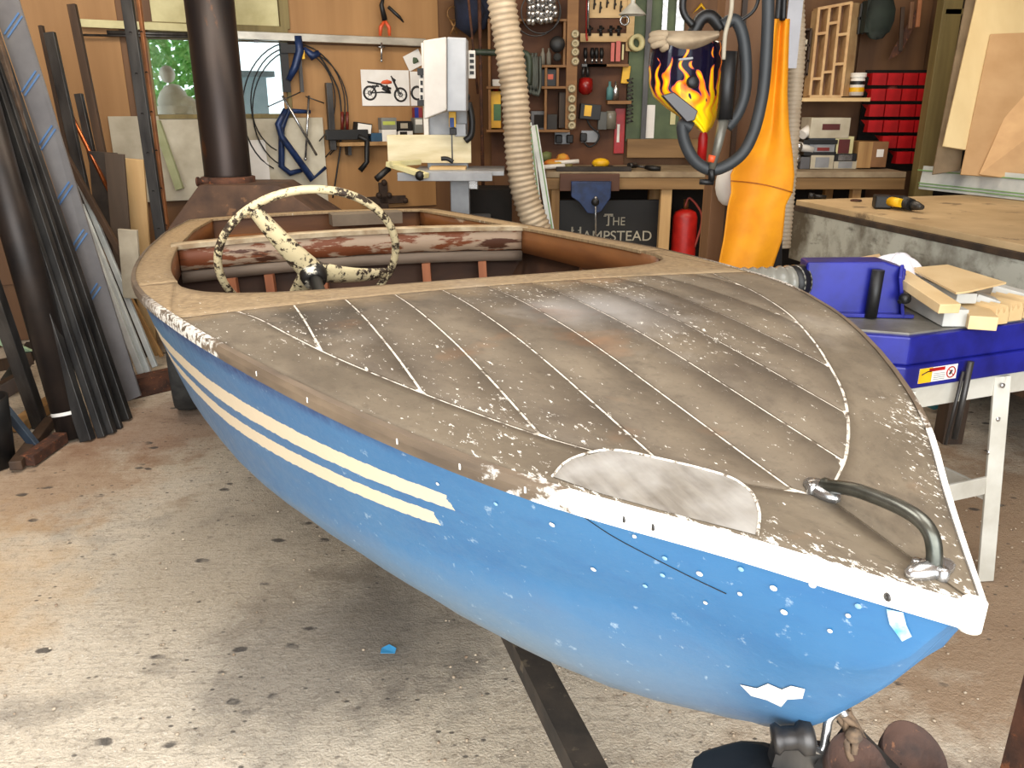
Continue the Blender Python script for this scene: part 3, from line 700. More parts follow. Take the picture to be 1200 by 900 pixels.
# steering wheel
wr = ray(363, 303); wc_ = CAM + wr * 2.2; Rw = 102 * 2.2 / F_PX
al = math.radians(34); wn = (AX * math.cos(al) + Vector((0, 0, 1)) * math.sin(al)).normalized()
wx = RX.copy(); wy = wn.cross(wx).normalized()
if wy.z < 0: wy = -wy
sw = obj('steering_wheel', MB().ring(wc_, Rw, .0105, wn, 64, 10), wheel_m, boat, 'steering wheel in flaking cream paint')
hub = wc_ - wn * .055
obj('hub', MB().lathe(hub - wn * .03, [(.001, 0), (.030, 0), (.036, .02), (.034, .045), (.02, .055), (.001, .056)], wn, 20), mat('hub_black', (34, 30, 27), (22, 20, 18), .5, c3=(220, 212, 190), t3=.56, scale=10), sw)
def rim(a): return wc_ + wx * (Rw * math.cos(a)) + wy * (Rw * math.sin(a))
for a in (math.radians(128), math.radians(-20), math.radians(250)):
    e = rim(a); d = (e - hub)
    sp_ = MB()
    side = d.cross(wn).normalized()
    def spoke(u, v, e=e, d=d, side=side):
        wdt = .034 * (1 - u) + .016 * u; arch = -wn * (.012 * math.sin(u * math.pi))
        return hub + d * u + side * ((v - .5) * 2 * wdt) + arch + wn * (.010 * (abs(v - .5) * 2) ** 2)
    sp_.grid(spoke, 12, 8, .008, down=-wn)
    obj('spoke', sp_, wheel_m, sw)
obj('steering_column', MB().cyl(hub, BP(1.62, -.42, .84), .016), blackp, boat)

# ------------------------------------------------------------------ trailer under the boat
tb = BP(2.4, 0, .4)
trl = thing('boat_trailer', 'rusty boat trailer carrying the blue boat', 'trailer', (tb.x, tb.y, 0))
d1 = at_z(612, 755, .34); d2 = at_z(706, 940, .34); dd = (d2 - d1).normalized()
far = d1 - dd * 2.3
obj('drawbar', MB().beam(far, d2 + dd * .02, .058, .05), mat('old_black_timber', (62, 54, 46), (40, 36, 32), .85, 0, 12, (1, 1, 1), bump=.3, c3=(90, 80, 66), t3=.6), trl)
tyc = at_z(212, 489, 0)
axd = Vector((RX.x, RX.y, 0))
def tyre(c, nm='tyre'):
    pr = [(.12, -.062), (.19, -.075), (.235, -.072), (.252, -.055), (.258, 0), (.252, .055), (.235, .072), (.19, .075), (.12, .062)]
    ty = obj('tyre', MB().lathe(c, pr, axd, 30), rubber, trl)
    obj('wheel_disc', MB().lathe(c, [(.001, -.02), (.06, -.03), (.12, -.02), (.125, .02), (.06, .03), (.001, .02)], axd, 20), rust, ty)
c1 = Vector((tyc.x, tyc.y + .14, .258)); tyre(c1)
c2 = c1 + axd * 1.5; tyre(c2)
obj('axle', MB().beam(c1 + axd * .08, c2 - axd * .08, .05, .05), rust, trl)
am = (c1 + c2) / 2
obj('centre_beam', MB().beam(Vector((am.x, am.y, .30)), Vector((d1.x, d1.y, .30)) - dd * 1.6, .06, .06), rust, trl)
for l in (-.35, .35):
    a = BP(3.0, l, .40); obj('bunk', MB().beam(BP(2.6, l, .385), BP(4.2, l, .375), .06, .07), tim_dk, trl)
    obj('upright', MB().beam((a.x, a.y, .28), (a.x, a.y, a.z - .0), .04, .04), rust, trl)
# winch post, snatch block and rope at the bow
wp = P(1030, 880, .80)
wt = CAM + ray(1005, 880) * 1.02; 
obj('winch_post', MB().beam((wt.x + .05, wt.y + .02, .30), (wt.x + .02, wt.y + .02, wt.z - .05), .06, .06), rust, trl)
obj('post_foot', MB().beam((wt.x + .05, wt.y + .02, .33), (d2.x, d2.y, .34), .05, .05), rust, trl)
for px, py, R_, tt in ((1000, 902, .040, .98), (1066, 890, .044, 1.03)):
    c = CAM + ray(px, py) * tt; obj('rusty_flange', MB().lathe(c, [(.001, -.018), (R_ * .4, -.018), (R_ * .8, -.004), (R_ * .97, .012), (R_, .012), (R_ * .85, -.010), (R_ * .4, -.026), (.001, -.026)], (.25, -.45, .8), 26), mat('dark_rust', (70, 48, 38), (44, 32, 28), .85, .1, 30, bump=.5, c3=(110, 74, 52), t3=.62), trl, 'rusty dished roller flange')
sh = CAM + ray(930, 866) * 1.0
obj('winch_block', MB().lathe(sh - Vector((.026, 0, 0)), [(.001, 0), (.016, 0), (.019, .006), (.014, .012), (.014, .028), (.021, .034), (.021, .046), (.010, .050), (.001, .050)], (.9, -.1, .15), 18), steel, trl, 'grey steel winch pulley')
obj('shackle', MB().tube(smooth_path([CAM + ray(a, b) * 1.0 for a, b in ((940, 868), (962, 880), (968, 860), (972, 842), (985, 832), (990, 838))], 5), .0055, 8), chrome, trl)
obj('winch_frame', MB().beam(CAM + ray(905, 880) * 1.02, CAM + ray(1010, 893) * 1.02, .022, .03).beam(CAM + ray(985, 840) * 1.02, CAM + ray(1055, 912) * 1.0, .014, .01).beam(CAM + ray(1000, 850) * 1.03, CAM + ray(960, 905) * 1.0, .014, .012), steel, trl)
rp = MB()
for k in range(5):
    pts = [CAM + ray(985 + 9 * math.sin(k * 2.1 + u * 3) + u * (14 + 7 * k), 830 + u * (52 + 4 * k) + 5 * math.cos(k + u * 5)) * (1.0 + .004 * k) for u in [i / 8 for i in range(9)]]
    rp.tube(pts, .0042, 6)
rp.ball(CAM + ray(1001, 862) * .99, (.011, .010, .010), 8)
obj('rope', rp, mat('dirty_rope', (120, 98, 76), (70, 58, 48), .9, 0, 60), trl, 'knotted dirty rope at the bow')
bag = MB().ball(CAM + ray(880, 905) * 1.03, (.075, .05, .014), 16, wob=.08)
obj('winch_cover', bag, blackp, trl, 'black rubbery cover')
pst = CAM + ray(1205, 840) * 1.12
bare('steel_post', MB().beam((pst.x + .01, pst.y, 0), (pst.x + .02, pst.y, pst.z + .10), .045, .045).box((pst.x + .01, pst.y, .01), (.14, .14, .02)), rust, 'rusty steel post at the right edge in front of the bow', 'post')

# ------------------------------------------------------------------ floor bits
q = at_z(455, 764, 0)
bare('paint_flake', MB().slab([(q.x - .02, q.y - .012, .006), (q.x + .02, q.y - .01, .004), (q.x + .022, q.y + .006, .009), (q.x + .0, q.y + .022, .010), (q.x - .02, q.y + .01, .006)], .002), mat('flake_blue', (70, 160, 215)), 'small blue paint flake on the concrete floor', 'paint flake')
pb = MB()
for i in range(900):
    px, py = random.uniform(-.2, 2.6), random.uniform(.9, 3.2)
    if random.random() < .35: px = random.uniform(-2, 1)
    r = random.uniform(.002, .006); pb.ball((px, py, r * .3), (r, r * random.uniform(.7, 1.2), r * .6), 6)
bare('grit', pb, mat('grit', (200, 186, 164), (140, 118, 96), .9, 0, 40), 'loose grit and pebbles scattered on the concrete floor', 'grit', kind='stuff')

# ------------------------------------------------------------------ stock leaning at the left
FS = FY(4.6)
def lean(name, a, b, w, h, m, label, cat='bar', group=None, kind='beam', n=12, bevel=.002):
    mb = MB()
    if kind == 'beam': mb.beam(a, b, w, h, up=(0, 1, 0))
    else: mb.cyl(a, b, w, n)
    return bare(name, mb, m, label, cat, group, bevel if kind == 'beam' else 0)
def A(px, py, z=0): return at_z(px, py, z)
q = A(88, 512, .0); tp_ = P(-22, 120, 3.75)
pp = thing('stove_pipe', 'thick dark steel pipe leaning at the far left with a white tape mark', 'pipe', q)
dq = (tp_ - q).normalized()
obj('tube', MB().tube([q, tp_ + dq * .5], .071, 26), mat('pipe_brown', (50, 42, 38), (34, 30, 29), .45, .4, 6), pp)
obj('tape_mark', MB().lathe(q + dq * .115, [(.0722, 0), (.0722, .016)], dq, 26), white, pp)
bars = [((103, 516), (5, 215), .055, 3.72, 'dark steel bar leaning just right of the thick pipe'),
        ((120, 512), (12, 190), .035, 3.80, 'narrow steel bar, second right of the thick pipe'),
        ((130, 508), (18, 168), .045, 3.86, 'square steel tube, third right of the thick pipe'),
        ((140, 502), (22, 150), .03, 3.92, 'thin steel bar, fourth right of the thick pipe'),
        ((148, 492), (30, 150), .05, 4.0, 'square steel tube nearest the printed sheet')]
for (a, b, w, y, l) in bars:
    s_ = A(*a); e_ = P(b[0], b[1], y); e_ = e_ + (e_ - s_) * .35
    lean('steel_bar', s_, e_, w, w * .8, steel_bl, l, group='steel bars leaning at the left')
s_ = A(60, 470); e_ = P(-30, 250, 3.6)
lean('steel_bar', A(48, 500), P(-32, 270, 3.5), .06, .05, steel, 'dark steel bar left of the thick pipe', group='steel bars leaning at the left')
s_ = A(160, 470, .0)
def quadslab(px4, ys, th): return MB().slab([P(x, y, Y) for (x, y), Y in zip(px4, ys)], th)
bare('protected_sheet', quadslab([(-18, -25), (20, -10), (166, 463), (150, 470)], [4.15, 4.15, 3.98, 3.98], .012), mat('film_grey', (128, 126, 126), (108, 106, 108), .4, .2, 4), 'tall grey sheet with blue printed protective film leaning on the wall', 'sheet')
sh_ = bpy.data.objects['protected_sheet']
# printed blue lines on its film
sp0, sp1, sp2 = P(-18, -25, 4.15), P(20, -10, 4.15), P(166, 463, 3.98); snn = (sp1 - sp0).cross(sp2 - sp0).normalized()
if snn.y > 0: snn = -snn
def onsheet(px, py, o_=.0145): d_ = ray(px, py); return CAM + d_ * ((sp0 + snn * o_ - CAM).dot(snn) / d_.dot(snn))
for k, (x, y) in enumerate([(14, 28), (34, 96), (53, 160), (73, 226), (90, 282), (106, 345)]):
    for o_ in (0, 4):
        obj('printed_line', MB().beam(onsheet(x - 9 + o_, y + 12 + o_), onsheet(x + 8 + o_, y - 13 + o_), .008, .002, up=tuple(snn)), mat('print_blue', (84, 118, 160), (70, 104, 150)), sh_)
lean('brown_batten', A(128, 478, .0), P(-12, 20, 4.0), .035, .03, mat('brown_paint', (96, 76, 58), (60, 48, 40), .6, 0, 20), 'brown mottled batten leaning left of the printed sheet', 'batten')
strips = [((166, 416), (84, 228), .035, 'white aluminium strip leaning between printed sheet and boat, leftmost of three'),
          ((174, 414), (95, 240), .028, 'white aluminium strip leaning beside the boat, middle of three'),
          ((182, 408), (92, 210), .03, 'white aluminium strip leaning nearest the boat')]
for k, (a, b, w, l) in enumerate(strips):
    lean('aluminium_strip', A(a[0], a[1] + 22, .08), P(b[0], b[1], 4.5 + .06 * k), w, .02, mat('white_alu', (214, 218, 216), (180, 186, 186), .4, .2, 5), l, 'strip', 'aluminium strips beside the boat')
lean('wooden_batten', A(190, 418, .05), P(60, 178, 4.75), .022, .02, tim, 'thin light wooden batten leaning behind the white strips', 'batten')
lean('copper_pipe', P(136, 240, 4.75), P(61, 90, 4.85), .011, 0, mat('copper', (205, 120, 70), (160, 84, 50), .3, .9, 10), 'thin copper pipe leaning with a brightly lit tip', 'pipe', kind='cyl')
back = [((122, 330), (58, 38), .055, 4.75, steel, 'grey flat steel bar leaning against plywood', 'bar'),
        ((150, 330), (84, 5), .045, 4.95, tim_dk, 'long dark batten leaning against the plywood wall', 'batten'),
        ((112, 330), (48, 30), .02, 4.85, tim_dk, 'thin dark batten leaning at the far left of the plywood', 'batten'),
        ((134, 300), (92, 110), .04, 4.9, steel, 'short dark steel bar leaning left of the long dark batten', 'bar'),
        ((192, 300), (146, -20), .06, 4.85, steel_bl, 'drilled blue-grey steel section standing against plywood left of stove', 'bar'),
        ((200, 300), (160, -20), .018, 4.95, mat('copper2', (160, 104, 64), (120, 78, 50), .5, .4), 'thin reddish pipe standing beside the drilled steel section', 'pipe'),
        ((160, 330), (70, 170), .03, 4.6, tim_dk, 'rough brown stick leaning in front of the steel offcuts', 'stick')]
for a, b, w, y, m, l, c in back:
    e0 = P(a[0], a[1], y - .1); e1 = P(b[0], b[1], y); d = (e0 - e1).normalized(); e0 = e1 + d * ((e1.z - .0) / -d.z)
    o = lean('leaning_' + c, e0, e1, w, .03, m, l, c)
    if 'drilled' in l:
        for k in range(6):
            p = e1.lerp(e0, .12 + .1 * k); obj('bolt_hole', MB().lathe(p + Vector((0, -.017, 0)), [(.001, -.002), (.009, -.002), (.009, 0)], (0, -1, 0), 8), dark, o)
ds = wood('dark_brown_wood', (84, 68, 54), (54, 44, 36), 'z', 8)  # dark brown grain for the standing board
for (x0, y0, x1, y1, y, m, l) in [(110, 178, 142, 330, 4.8, mat('dull_plate', (86, 76, 68), (64, 58, 54), .5, .5), 'dull metal plate standing among the leaning bars'),
                               (128, 180, 150, 320, 4.7, ds, 'dark board standing behind the white plywood offcut'),
                               (153, 186, 176, 430, 4.9, pale_z, 'pale narrow plywood offcut leaning by the drilled section'),
                               (141, 269, 163, 350, 4.45, mat('offcut_grey', (176, 166, 146), (140, 130, 112), .8, 0, 5), 'short whitish offcut standing next to the stern of the boat')]:
    mb = MB().pbox(FY(y), x0, y0, x1, y1, 0, .02, 0, .07); bare('board_offcut', mb, m, l, 'offcut', bevel=.002)
bare('green_batten', MB().beam(FL.at(183, 142, .06), FL.at(211, 222, .16), .05, .03, up=(0, 1, 0)), mat('pale_green', (176, 180, 140), (150, 155, 115)), 'pale green batten leaning on the wall board left of the flue', 'batten', bevel=.002)
# bottom-left clutter
lean('green_strip', A(-40, 380, .35), A(36, 415, .16), .05, .02, mat('mint', (170, 196, 160), (140, 165, 132)), 'pale green painted strip poking out at the left edge', 'strip')
lean('blue_steel_bar', A(46, 528, .02), P(-14, 455, 3.5), .035, .03, mat('blue_bar', (74, 88, 104), (50, 60, 74), .5, .4), 'blue-grey steel bar lying at an angle by the firewood', 'bar')
pcs = [((20, 500), (62, 470), .07, tim, 'sawn pale timber offcut on the firewood heap'), ((32, 540), (72, 512), .06, rust, 'rusty square bar end lying on the floor left of the thick pipe'),
       ((18, 546), (60, 492), .05, tim_dk, 'dark stick lying behind the rusty bar end'), ((-20, 470), (34, 440), .09, tim_dk, 'dark log lying on the heap at the left edge'),
       ((10, 450), (40, 405), .07, steel, 'grey pipe offcut standing in the heap at left'), ((-10, 430), (30, 422), .08, tim_dk, 'upper dark log at the left edge')]
for k, (a, b, w, m, l) in enumerate(pcs):
    z = .03 + .05 * (k > 2) ; a3, b3 = A(a[0], a[1], z), A(b[0], b[1], z + (.1 if k > 2 else 0)); bare('wood_offcut' if k not in (1, 4) else 'metal_offcut', MB().beam(a3, b3, w, w * .8), m, l, 'offcut', bevel=.004)
bare('black_bin', MB().lathe(A(-12, 545), [(.001, 0), (.10, 0), (.12, .3), (.11, .3), (.09, .02)], n=18), blackp, 'black bucket at the lower left edge', 'bucket')
bare('rusty_beam', MB().beam(A(120, 462, .05), A(214, 440, .05), .08, .10).beam(A(120, 470, .0), A(214, 448, .0), .14, .02), rust, 'rusty steel beam lying on the floor behind the trailer wheel', 'beam')

# ------------------------------------------------------------------ on the plywood, left half
def ontw(px, py, o=.05): return FL.at(px, py, o)
bp_ = thing('big_blue_clamp', 'large blue G-clamp frame hanging crossed in front of the other', 'clamp', ontw(355, 190, .12), 'blue clamps on the wall')
obj('frame', MB().tube([ontw(*p, .12) for p in ((335, 128), (326, 146), (330, 160), (366, 210), (382, 196))], [.018, .024, .022, .026, .012], 8, flat=.7), blue_c, bp_)
obj('screw', MB().tube([ontw(331, 112, .14), ontw(371, 182, .14)], .009, 8), chrome, bp_)
obj('tommy_bar', MB().cyl(ontw(314, 125, .15), ontw(352, 108, .15), .004), steel, bp_)
bp_ = thing('big_blue_clamp', 'large blue G-clamp frame hanging behind the crossed one', 'clamp', ontw(340, 190, .08), 'blue clamps on the wall')
obj('frame', MB().tube([ontw(*p, .08) for p in ((364, 131), (338, 130), (330, 150), (330, 195), (340, 203), (356, 199))], [.012, .02, .022, .022, .02, .014], 8, flat=.7), blue_c, bp_)
obj('screw', MB().tube([ontw(362, 112, .1), ontw(358, 186, .1)], .008, 8).ball(ontw(358, 186, .1), .013, 8), chrome, bp_)
obj('tommy_bar', MB().cyl(ontw(358, 113, .11), ontw(380, 121, .11), .004), steel, bp_)
bp_ = thing('quick_clamp', 'black and blue trigger clamp hanging by the window with a yellow tag', 'clamp', ontw(344, 100, .12), 'blue clamps on the wall')
obj('frame', MB().pbox(FL, 329, 52, 352, 62, .06, .05).pbox(FL, 330, 50, 339, 108, .06, .03), blackp, bp_)
obj('grip', MB().tube([ontw(349, 42, .1), ontw(351, 60, .1), ontw(346, 78, .1), ontw(338, 94, .1)], [.025, .03, .028, .018], 8), blue_c, bp_)
obj('tag', MB().pbox(FL, 352, 59, 357, 69, .1, .01), yellow, bp_)
obj('jaw', MB().pbox(FL, 351, 70, 355, 108, .08, .02), steel, bp_)
bare('blue_spring_clamp', MB().tube([ontw(356, 56, .1), ontw(366, 66, .1), ontw(374, 62, .1)], [.012, .03, .02], 8), blue_c, 'small dark blue clamp head right of the trigger clamp', 'clamp')
for i, (c, rx_, ry_, l) in enumerate([((322, 130), 34, 76, 'outer loop of black wire hanging around the blue clamps'), ((330, 132), 30, 70, 'inner loop of black wire hanging around the blue clamps'), ((322, 122), 24, 62, 'small loop of thin wire hanging left of the clamps')]):
    pts = [ontw(c[0] + (rx_ + 22) * math.cos(a) * (1.0 if math.cos(a) < 0 else 1.15) + 18, c[1] + ry_ * math.sin(a) - 4, .055 + .012 * i) for a in [math.radians(-250 + 300 * k / 34) for k in range(35)]]
    bare('wire_loop', MB().tube(pts, .0045, 6), blackp, l, 'wire', 'wire loops on the wall')
bare('black_cable', MB().tube(smooth_path([ontw(*p, .06) for p in ((372, 62), (386, 84), (398, 112), (400, 160), (395, 200), (390, 232))], 6), .006, 6), blackp, 'black cable running down the plywood right of the clamps', 'cable')
# bar clamp standing at the shelf's left end
bc_ = thing('bar_clamp', 'grey steel bar clamp fixed upright at the left end of the small shelf', 'clamp', ontw(390, 130, .1))
obj('bar', MB().pbox(FL, 385, 97, 392, 176, .06, .05), steel, bc_, bevel=.002); obj('jaw', MB().pbox(FL, 383, 152, 432, 164, .09, .05), blackp, bc_, bevel=.004)
obj('arm', MB().tube([ontw(*p, .16) for p in ((420, 160), (430, 164), (430, 190), (422, 200))], [.018, .02, .018, .02], 8), blackp, bc_)
shf = thing('small_shelf', 'small plywood shelf on the wall left of the bandsaw', 'shelf', ontw(430, 169, .1))
obj('board', MB().pbox(FL, 398, 166.5, 455, 171, .0, .16), tim, shf, bevel=.002); obj('bracket', MB().pbox(FL, 408, 171, 412, 182, 0, .1), steel, shf)
for k, (x, l) in enumerate([(401, 'left'), (407, 'right')]):
    bare('screwdriver', MB().cyl(ontw(x, 131, .08), ontw(x, 152, .08), .011, 8).cyl(ontw(x, 152, .08), ontw(x, 160, .08), .004, 6), mat('dark_red', (110, 36, 26), (80, 24, 20), .4), l + ' one of two dark red screwdriver handles by the bar clamp', 'screwdriver', 'red screwdrivers')
def boxlabel(name, F, x0, y0, x1, y1, off, dep, m, lm, label, cat='box', lr=None, tilt=0, group=None, text=None):
    b = bare(name, MB().pbox(F, x0, y0, x1, y1, off, dep, 0, tilt), m, label, cat, group, .003)
    if lm: 
        a = lr or (.1, .15, .9, .8); w, h = x1 - x0, y1 - y0
        obj('printed_label', MB().pbox(F, x0 + w * a[0], y0 + h * a[1], x0 + w * a[2], y0 + h * a[3], off + dep, .002, 0, tilt), lm, b)
    return b
gold = mat('box_gold', (120, 104, 70), (96, 84, 56))
boxlabel('screw_box', FL, 417, 144, 436, 158, .03, .08, dark, white, 'small black box with white label marked R2, tilted', lr=(.12, .1, .95, .85), tilt=.15)
boxlabel('screw_box', FL, 435, 156, 448, 166, .03, .08, mat('box_blue', (40, 80, 110)), None, 'small blue box lying on the small shelf')
boxlabel('screw_box', FL, 447, 138, 465, 152, .03, .08, mat('box_grey', (130, 130, 125)), mat('label_green', (190, 200, 90)), 'grey box with a yellow-green label on top of a white box', lr=(.1, .3, .9, .6))
boxlabel('screw_box', FL, 448, 152, 465, 166, .03, .08, white, None, 'white box beneath the yellow-green labelled box')
boxlabel('screw_box', FL, 466, 142, 483, 154, .03, .08, dark, mat('label_tan', (180, 170, 150)), 'dark box with a pale picture left of the bandsaw', lr=(.2, .2, .7, .7))
boxlabel('screw_box', FL, 467, 153, 484, 165, .03, .08, white, dark, 'white box with dark numerals under the dark box', lr=(.1, .1, .6, .5))
boxlabel('screw_box', FL, 486, 138, 496, 156, .03, .08, mat('box_grey', (130, 130, 125)), white, 'narrow grey box against the bandsaw column', lr=(.1, .1, .9, .45))
boxlabel('can', FL, 486, 126, 495, 139, .03, .06, mat('red_blue_tin', (150, 50, 60)), mat('tin_blue', (30, 50, 150)), 'small red and blue tin above the narrow grey box', 'tin', lr=(0, 0, .5, 1))

# motorbike picture
def picture(name, F, x0, y0, x1, y1, label, off=.022, tilt=0):
    return bare(name, MB().pbox(F, x0, y0, x1, y1, off, .002, 0, tilt), paper, label, 'picture')
pc_ = picture('printed_picture', FL, 424, 82, 480, 124, 'white printed picture of an orange and black motorbike on plywood')
def bike(F, parent, off, X, tank):
    k = MB(); inkm = mat('ink', (36, 34, 34)); S_ = F.s(450, 100, off)
    for (x, y) in ((433.5, 109), (469.5, 111)):
        x = X(x)
        k.ring(F.at(x, y, off + .002), 7.2 * S_, 1.2 * S_, F.n, 20, 5, 0); k.ring(F.at(x, y, off + .001), 2.2 * S_, .6 * S_, F.n, 10, 4, 0)
        for a in range(6): k.tube([F.at(x, y, off), F.at(x + 6.5 * math.cos(a), y + 6.5 * math.sin(a), off)], .15 * S_, 4)
    for a, b, r in (((460, 92), (469.5, 111), .8), ((459, 91), (467, 110), .6), ((433.5, 109), (448, 108), .8), ((431, 96), (447, 99), 1.1), ((442, 99), (436, 108), .7), ((446, 100), (458, 104), 1.4), ((447, 108), (458, 109), 1.0), ((460, 92), (458, 89), .9), ((460, 93), (463, 95), 1.8), ((436, 101), (444, 101), 1.0), ((425 + 5, 95), (440, 98), .5), ((448, 103), (457, 108), 2.2), ((452, 100), (454, 106), 2.2)):
        k.tube([F.at(X(a[0]), a[1], off), F.at(X(b[0]), b[1], off)], r * S_, 5)
    obj('printed_motorbike', k, inkm, parent)
    t_ = MB().tube([F.at(X(x), y, off + .001) for x, y in ((446.5, 97.5), (449, 96.5), (454, 96), (459, 96.5))], [.8 * S_, 2.0 * S_, 2.6 * S_, 1.2 * S_], 8, flat=.3)
    obj('printed_tank', t_, tank, parent)
bike(FL, pc_, .0245, lambda x: x, orange_p)
pc2 = picture('printed_picture', FL, 481, 84, 499, 124, 'partly hidden white picture with a motorbike wheel beside the bandsaw')
S_ = FL.s(490, 110, .024)
obj('printed_wheel', MB().ring(FL.at(489, 109, .025), 7.0 * S_, 1.3 * S_, FL.n, 18, 5), mat('ink', (36, 34, 34)), pc2)
pc3 = picture('postcard', FL, 475, 61, 495, 80, 'small cream card with a green drawing tilted above pictures', .024, -.45)
obj('printed_drawing', MB().ball(FL.at(485, 71, .028), (.035, .002, .022), 10, 0, None, .15), mat('ink_green', (60, 80, 46)), pc3)
# pliers over the rail, hook, hanging wire tool
pl_ = thing('orange_pliers', 'black pliers with orange handles hanging over the aluminium rail', 'pliers', ontw(452, 25, .12))
for sx_, px in ((-1, 446), (1, 456)): obj('handle', MB().tube([ontw(451, 24, .13), ontw(px, 32, .13), ontw(px + sx_ * .5, 42, .13)], [.010, .014, .011], 8), orange_p, pl_)
obj('jaw', MB().tube([ontw(451, 24, .13), ontw(447, 6, .13), ontw(450, -6, .13)], [.02, .016, .008], 8).tube([ontw(455, 8, .13), ontw(468, 20, .13), ontw(473, 26, .13)], [.012, .012, .005], 8), blackp, pl_)
bare('steel_hook', MB().cyl(ontw(447, 50, .11), ontw(447, 71, .11), .007, 8).ball(ontw(447, 71, .11), .011, 8).cyl(ontw(443, 55, .11), ontw(451, 55, .11), .005, 6), chrome, 'small steel hook hanging beneath the rail below the pliers', 'hook')
bare('wire_shears', MB().ring(ontw(531, 16, .12), .045, .007, FL.n, 16, 6).tube([ontw(527, 22, .12), ontw(536, 40, .12)], .008, 6).tube([ontw(536, 22, .12), ontw(528, 40, .12)], .008, 6), brass, 'brass-coloured shears hanging above the bandsaw', 'shears')
bare('dark_cloth', MB().tube([ontw(546, -8, .15), ontw(551, 14, .17), ontw(548, 30, .15), ontw(553, 42, .14)], [.09, .11, .09, .02], 10).tube([ontw(566, -8, .15), ontw(563, 20, .15), ontw(566, 34, .14)], [.07, .06, .02], 8), mat('navy_cloth', (34, 42, 66), (20, 24, 36), .9), 'dark blue cloth bundle hanging right of the bandsaw top', 'cloth')
# iron cross
ic = MB(); 
ic.pbox(FL, 445, 214, 455, 250, .03, .02); ic.pbox(FL, 428, 230, 476, 239, .03, .02)
for x, y in ((450, 214), (429, 235), (475, 235), (444, 229), (456, 229)): ic.ball(ontw(x, y, .045), .024, 8)
bare('iron_cross', ic, mat('cast_iron', (70, 52, 40), (48, 38, 32), .7, .3, 20), 'cast iron ornamental cross leaning on the plywood below the bandsaw', 'ornament', bevel=.003)

# ------------------------------------------------------------------ bandsaw
by = 5.35; BFm = FY(by)
bs = thing('bandsaw', 'light grey bandsaw with pale wooden fence on its table', 'bandsaw', (P(520, 230, by).x, by, 0))
def bpx(x0, y0, x1, y1, off, dep, m, name, bevel=.004, parent=None, tilt=0, label=None): return obj(name, MB().pbox(BFm, x0, y0, x1, y1, off, dep, 0, tilt), m, parent or bs, label, bevel=bevel)
b = BFm
hx = MB(); f_ = .12
pf = [b.at(x, y, f_) for x, y in ((501, 51), (527, 47), (527, 129), (502, 139))]; hx.slab(pf, .26)
obj('upper_wheel_door', hx, ltgrey, bs, bevel=.006)
hx = MB(); pf = [b.at(x, y, .10) for x, y in ((527.5, 47), (549, 48), (549, 130), (527.5, 130))]; hx.slab(pf, .25)
obj('blade_housing', hx, mat('blue_grey_enamel', (164, 168, 174), (150, 154, 160), .4), bs, bevel=.006)
hx = MB().pbox(BFm, 500, 130, 548, 205, -.12, .10); obj('column', hx, greyp, bs, bevel=.004)
bpx(495, 50, 501, 160, -.1, .12, white, 'door_edge')
bpx(507, 70, 517, 84, f_, .004, mat('badge', (176, 150, 138)), 'badge', .001)
bpx(529, 105, 541, 123, .10, .003, white, 'label_plate', .001)
for x, y, r in ((531, 87, 6), (545, 114, 6.2)):
    s_ = BFm.s(x, y, .1); kb = MB().lathe(BFm.at(x, y, .10), [(.001, .04), (r * s_ * .9, .04), (r * s_, .03), (r * s_, .012), (r * s_ * .5, .01), (r * s_ * .5, 0)], (0, -1, 0), 14); obj('knob', kb, blackp, bs)
for x0, y0, x1, y1 in ((491, 82, 497, 122), (549, 59, 557, 92)):
    hng = bpx(x0, y0, x1, y1, .0, .05, white, 'hinge_plate', .002)
    for k in range(4): obj('slot', MB().pbox(BFm, x0 + 1.5, y0 + 4 + k * (y1 - y0 - 6) / 4, x1 - 1.5, y0 + 4 + (k + .6) * (y1 - y0 - 6) / 4, .05, .003), blackp, hng)
obj('handle_end', MB().pbox(BFm, 489, 80, 498, 88, .02, .05).pbox(BFm, 489, 117, 498, 124, .02, .05), blackp, bs)
bpx(526, 131, 534, 149, .02, .05, yellow, 'guide_tag', .002); bpx(527, 138, 532, 149, .07, .004, mat('tag_blue', (60, 90, 160)), 'guide_sticker', .001)
obj('blade_guard', MB().tube(smooth_path([b.at(*p, .06) for p in ((549, 120), (553, 140), (552, 158), (545, 165))], 5), .02, 8), blackp, bs)
bpx(533, 145, 546, 160, .0, .06, greyp, 'blade_guide', .003); bpx(527, 150, 535, 158, .02, .05, blackp, 'guide_block', .003)
bpx(529, 158, 530.6, 192, .04, .004, steel, 'blade', 0)
obj('fence', MB().pbox(BFm, 454, 158, 552, 191, .02, .02), mat('pale_fence', (226, 216, 182), (205, 192, 150), .5, 0, 4, (1, 1, 5)), bs, 'pale plywood fence', bevel=.002)
zt_ = P(520, 200, by - .2).z
tl, trr = P(466, 200, by - .25), P(577, 200, by - .25)
obj('table', MB().box(((tl.x + trr.x) / 2 + .08, by - .05, zt_ - .012), (trr.x - tl.x - .02, .42, .028)), greyp, bs, bevel=.004)
obj('table_front_rail', MB().box(((tl.x + trr.x) / 2, by - .27, zt_ - .03), (trr.x - tl.x, .02, .05)), greyp, bs, bevel=.003)
obj('rail_extrusion', MB().beam(b.at(455, 192, .2), b.at(500, 206, .35), .05, .03).beam(b.at(458, 192, .25), b.at(492, 190, .1), .03, .03), cream, bs, bevel=.003)
obj('lock_knob', MB().ball(b.at(492, 206, .36), (.03, .03, .03), 8).cyl(b.at(441, 210, .25), b.at(456, 197, .2), .02, 8), blackp, bs)
obj('push_stick', MB().tube(smooth_path([b.at(*p, .2) for p in ((517, 186), (524, 186), (531, 190))], 4), [.013] * 9, 8), blackp, bs)
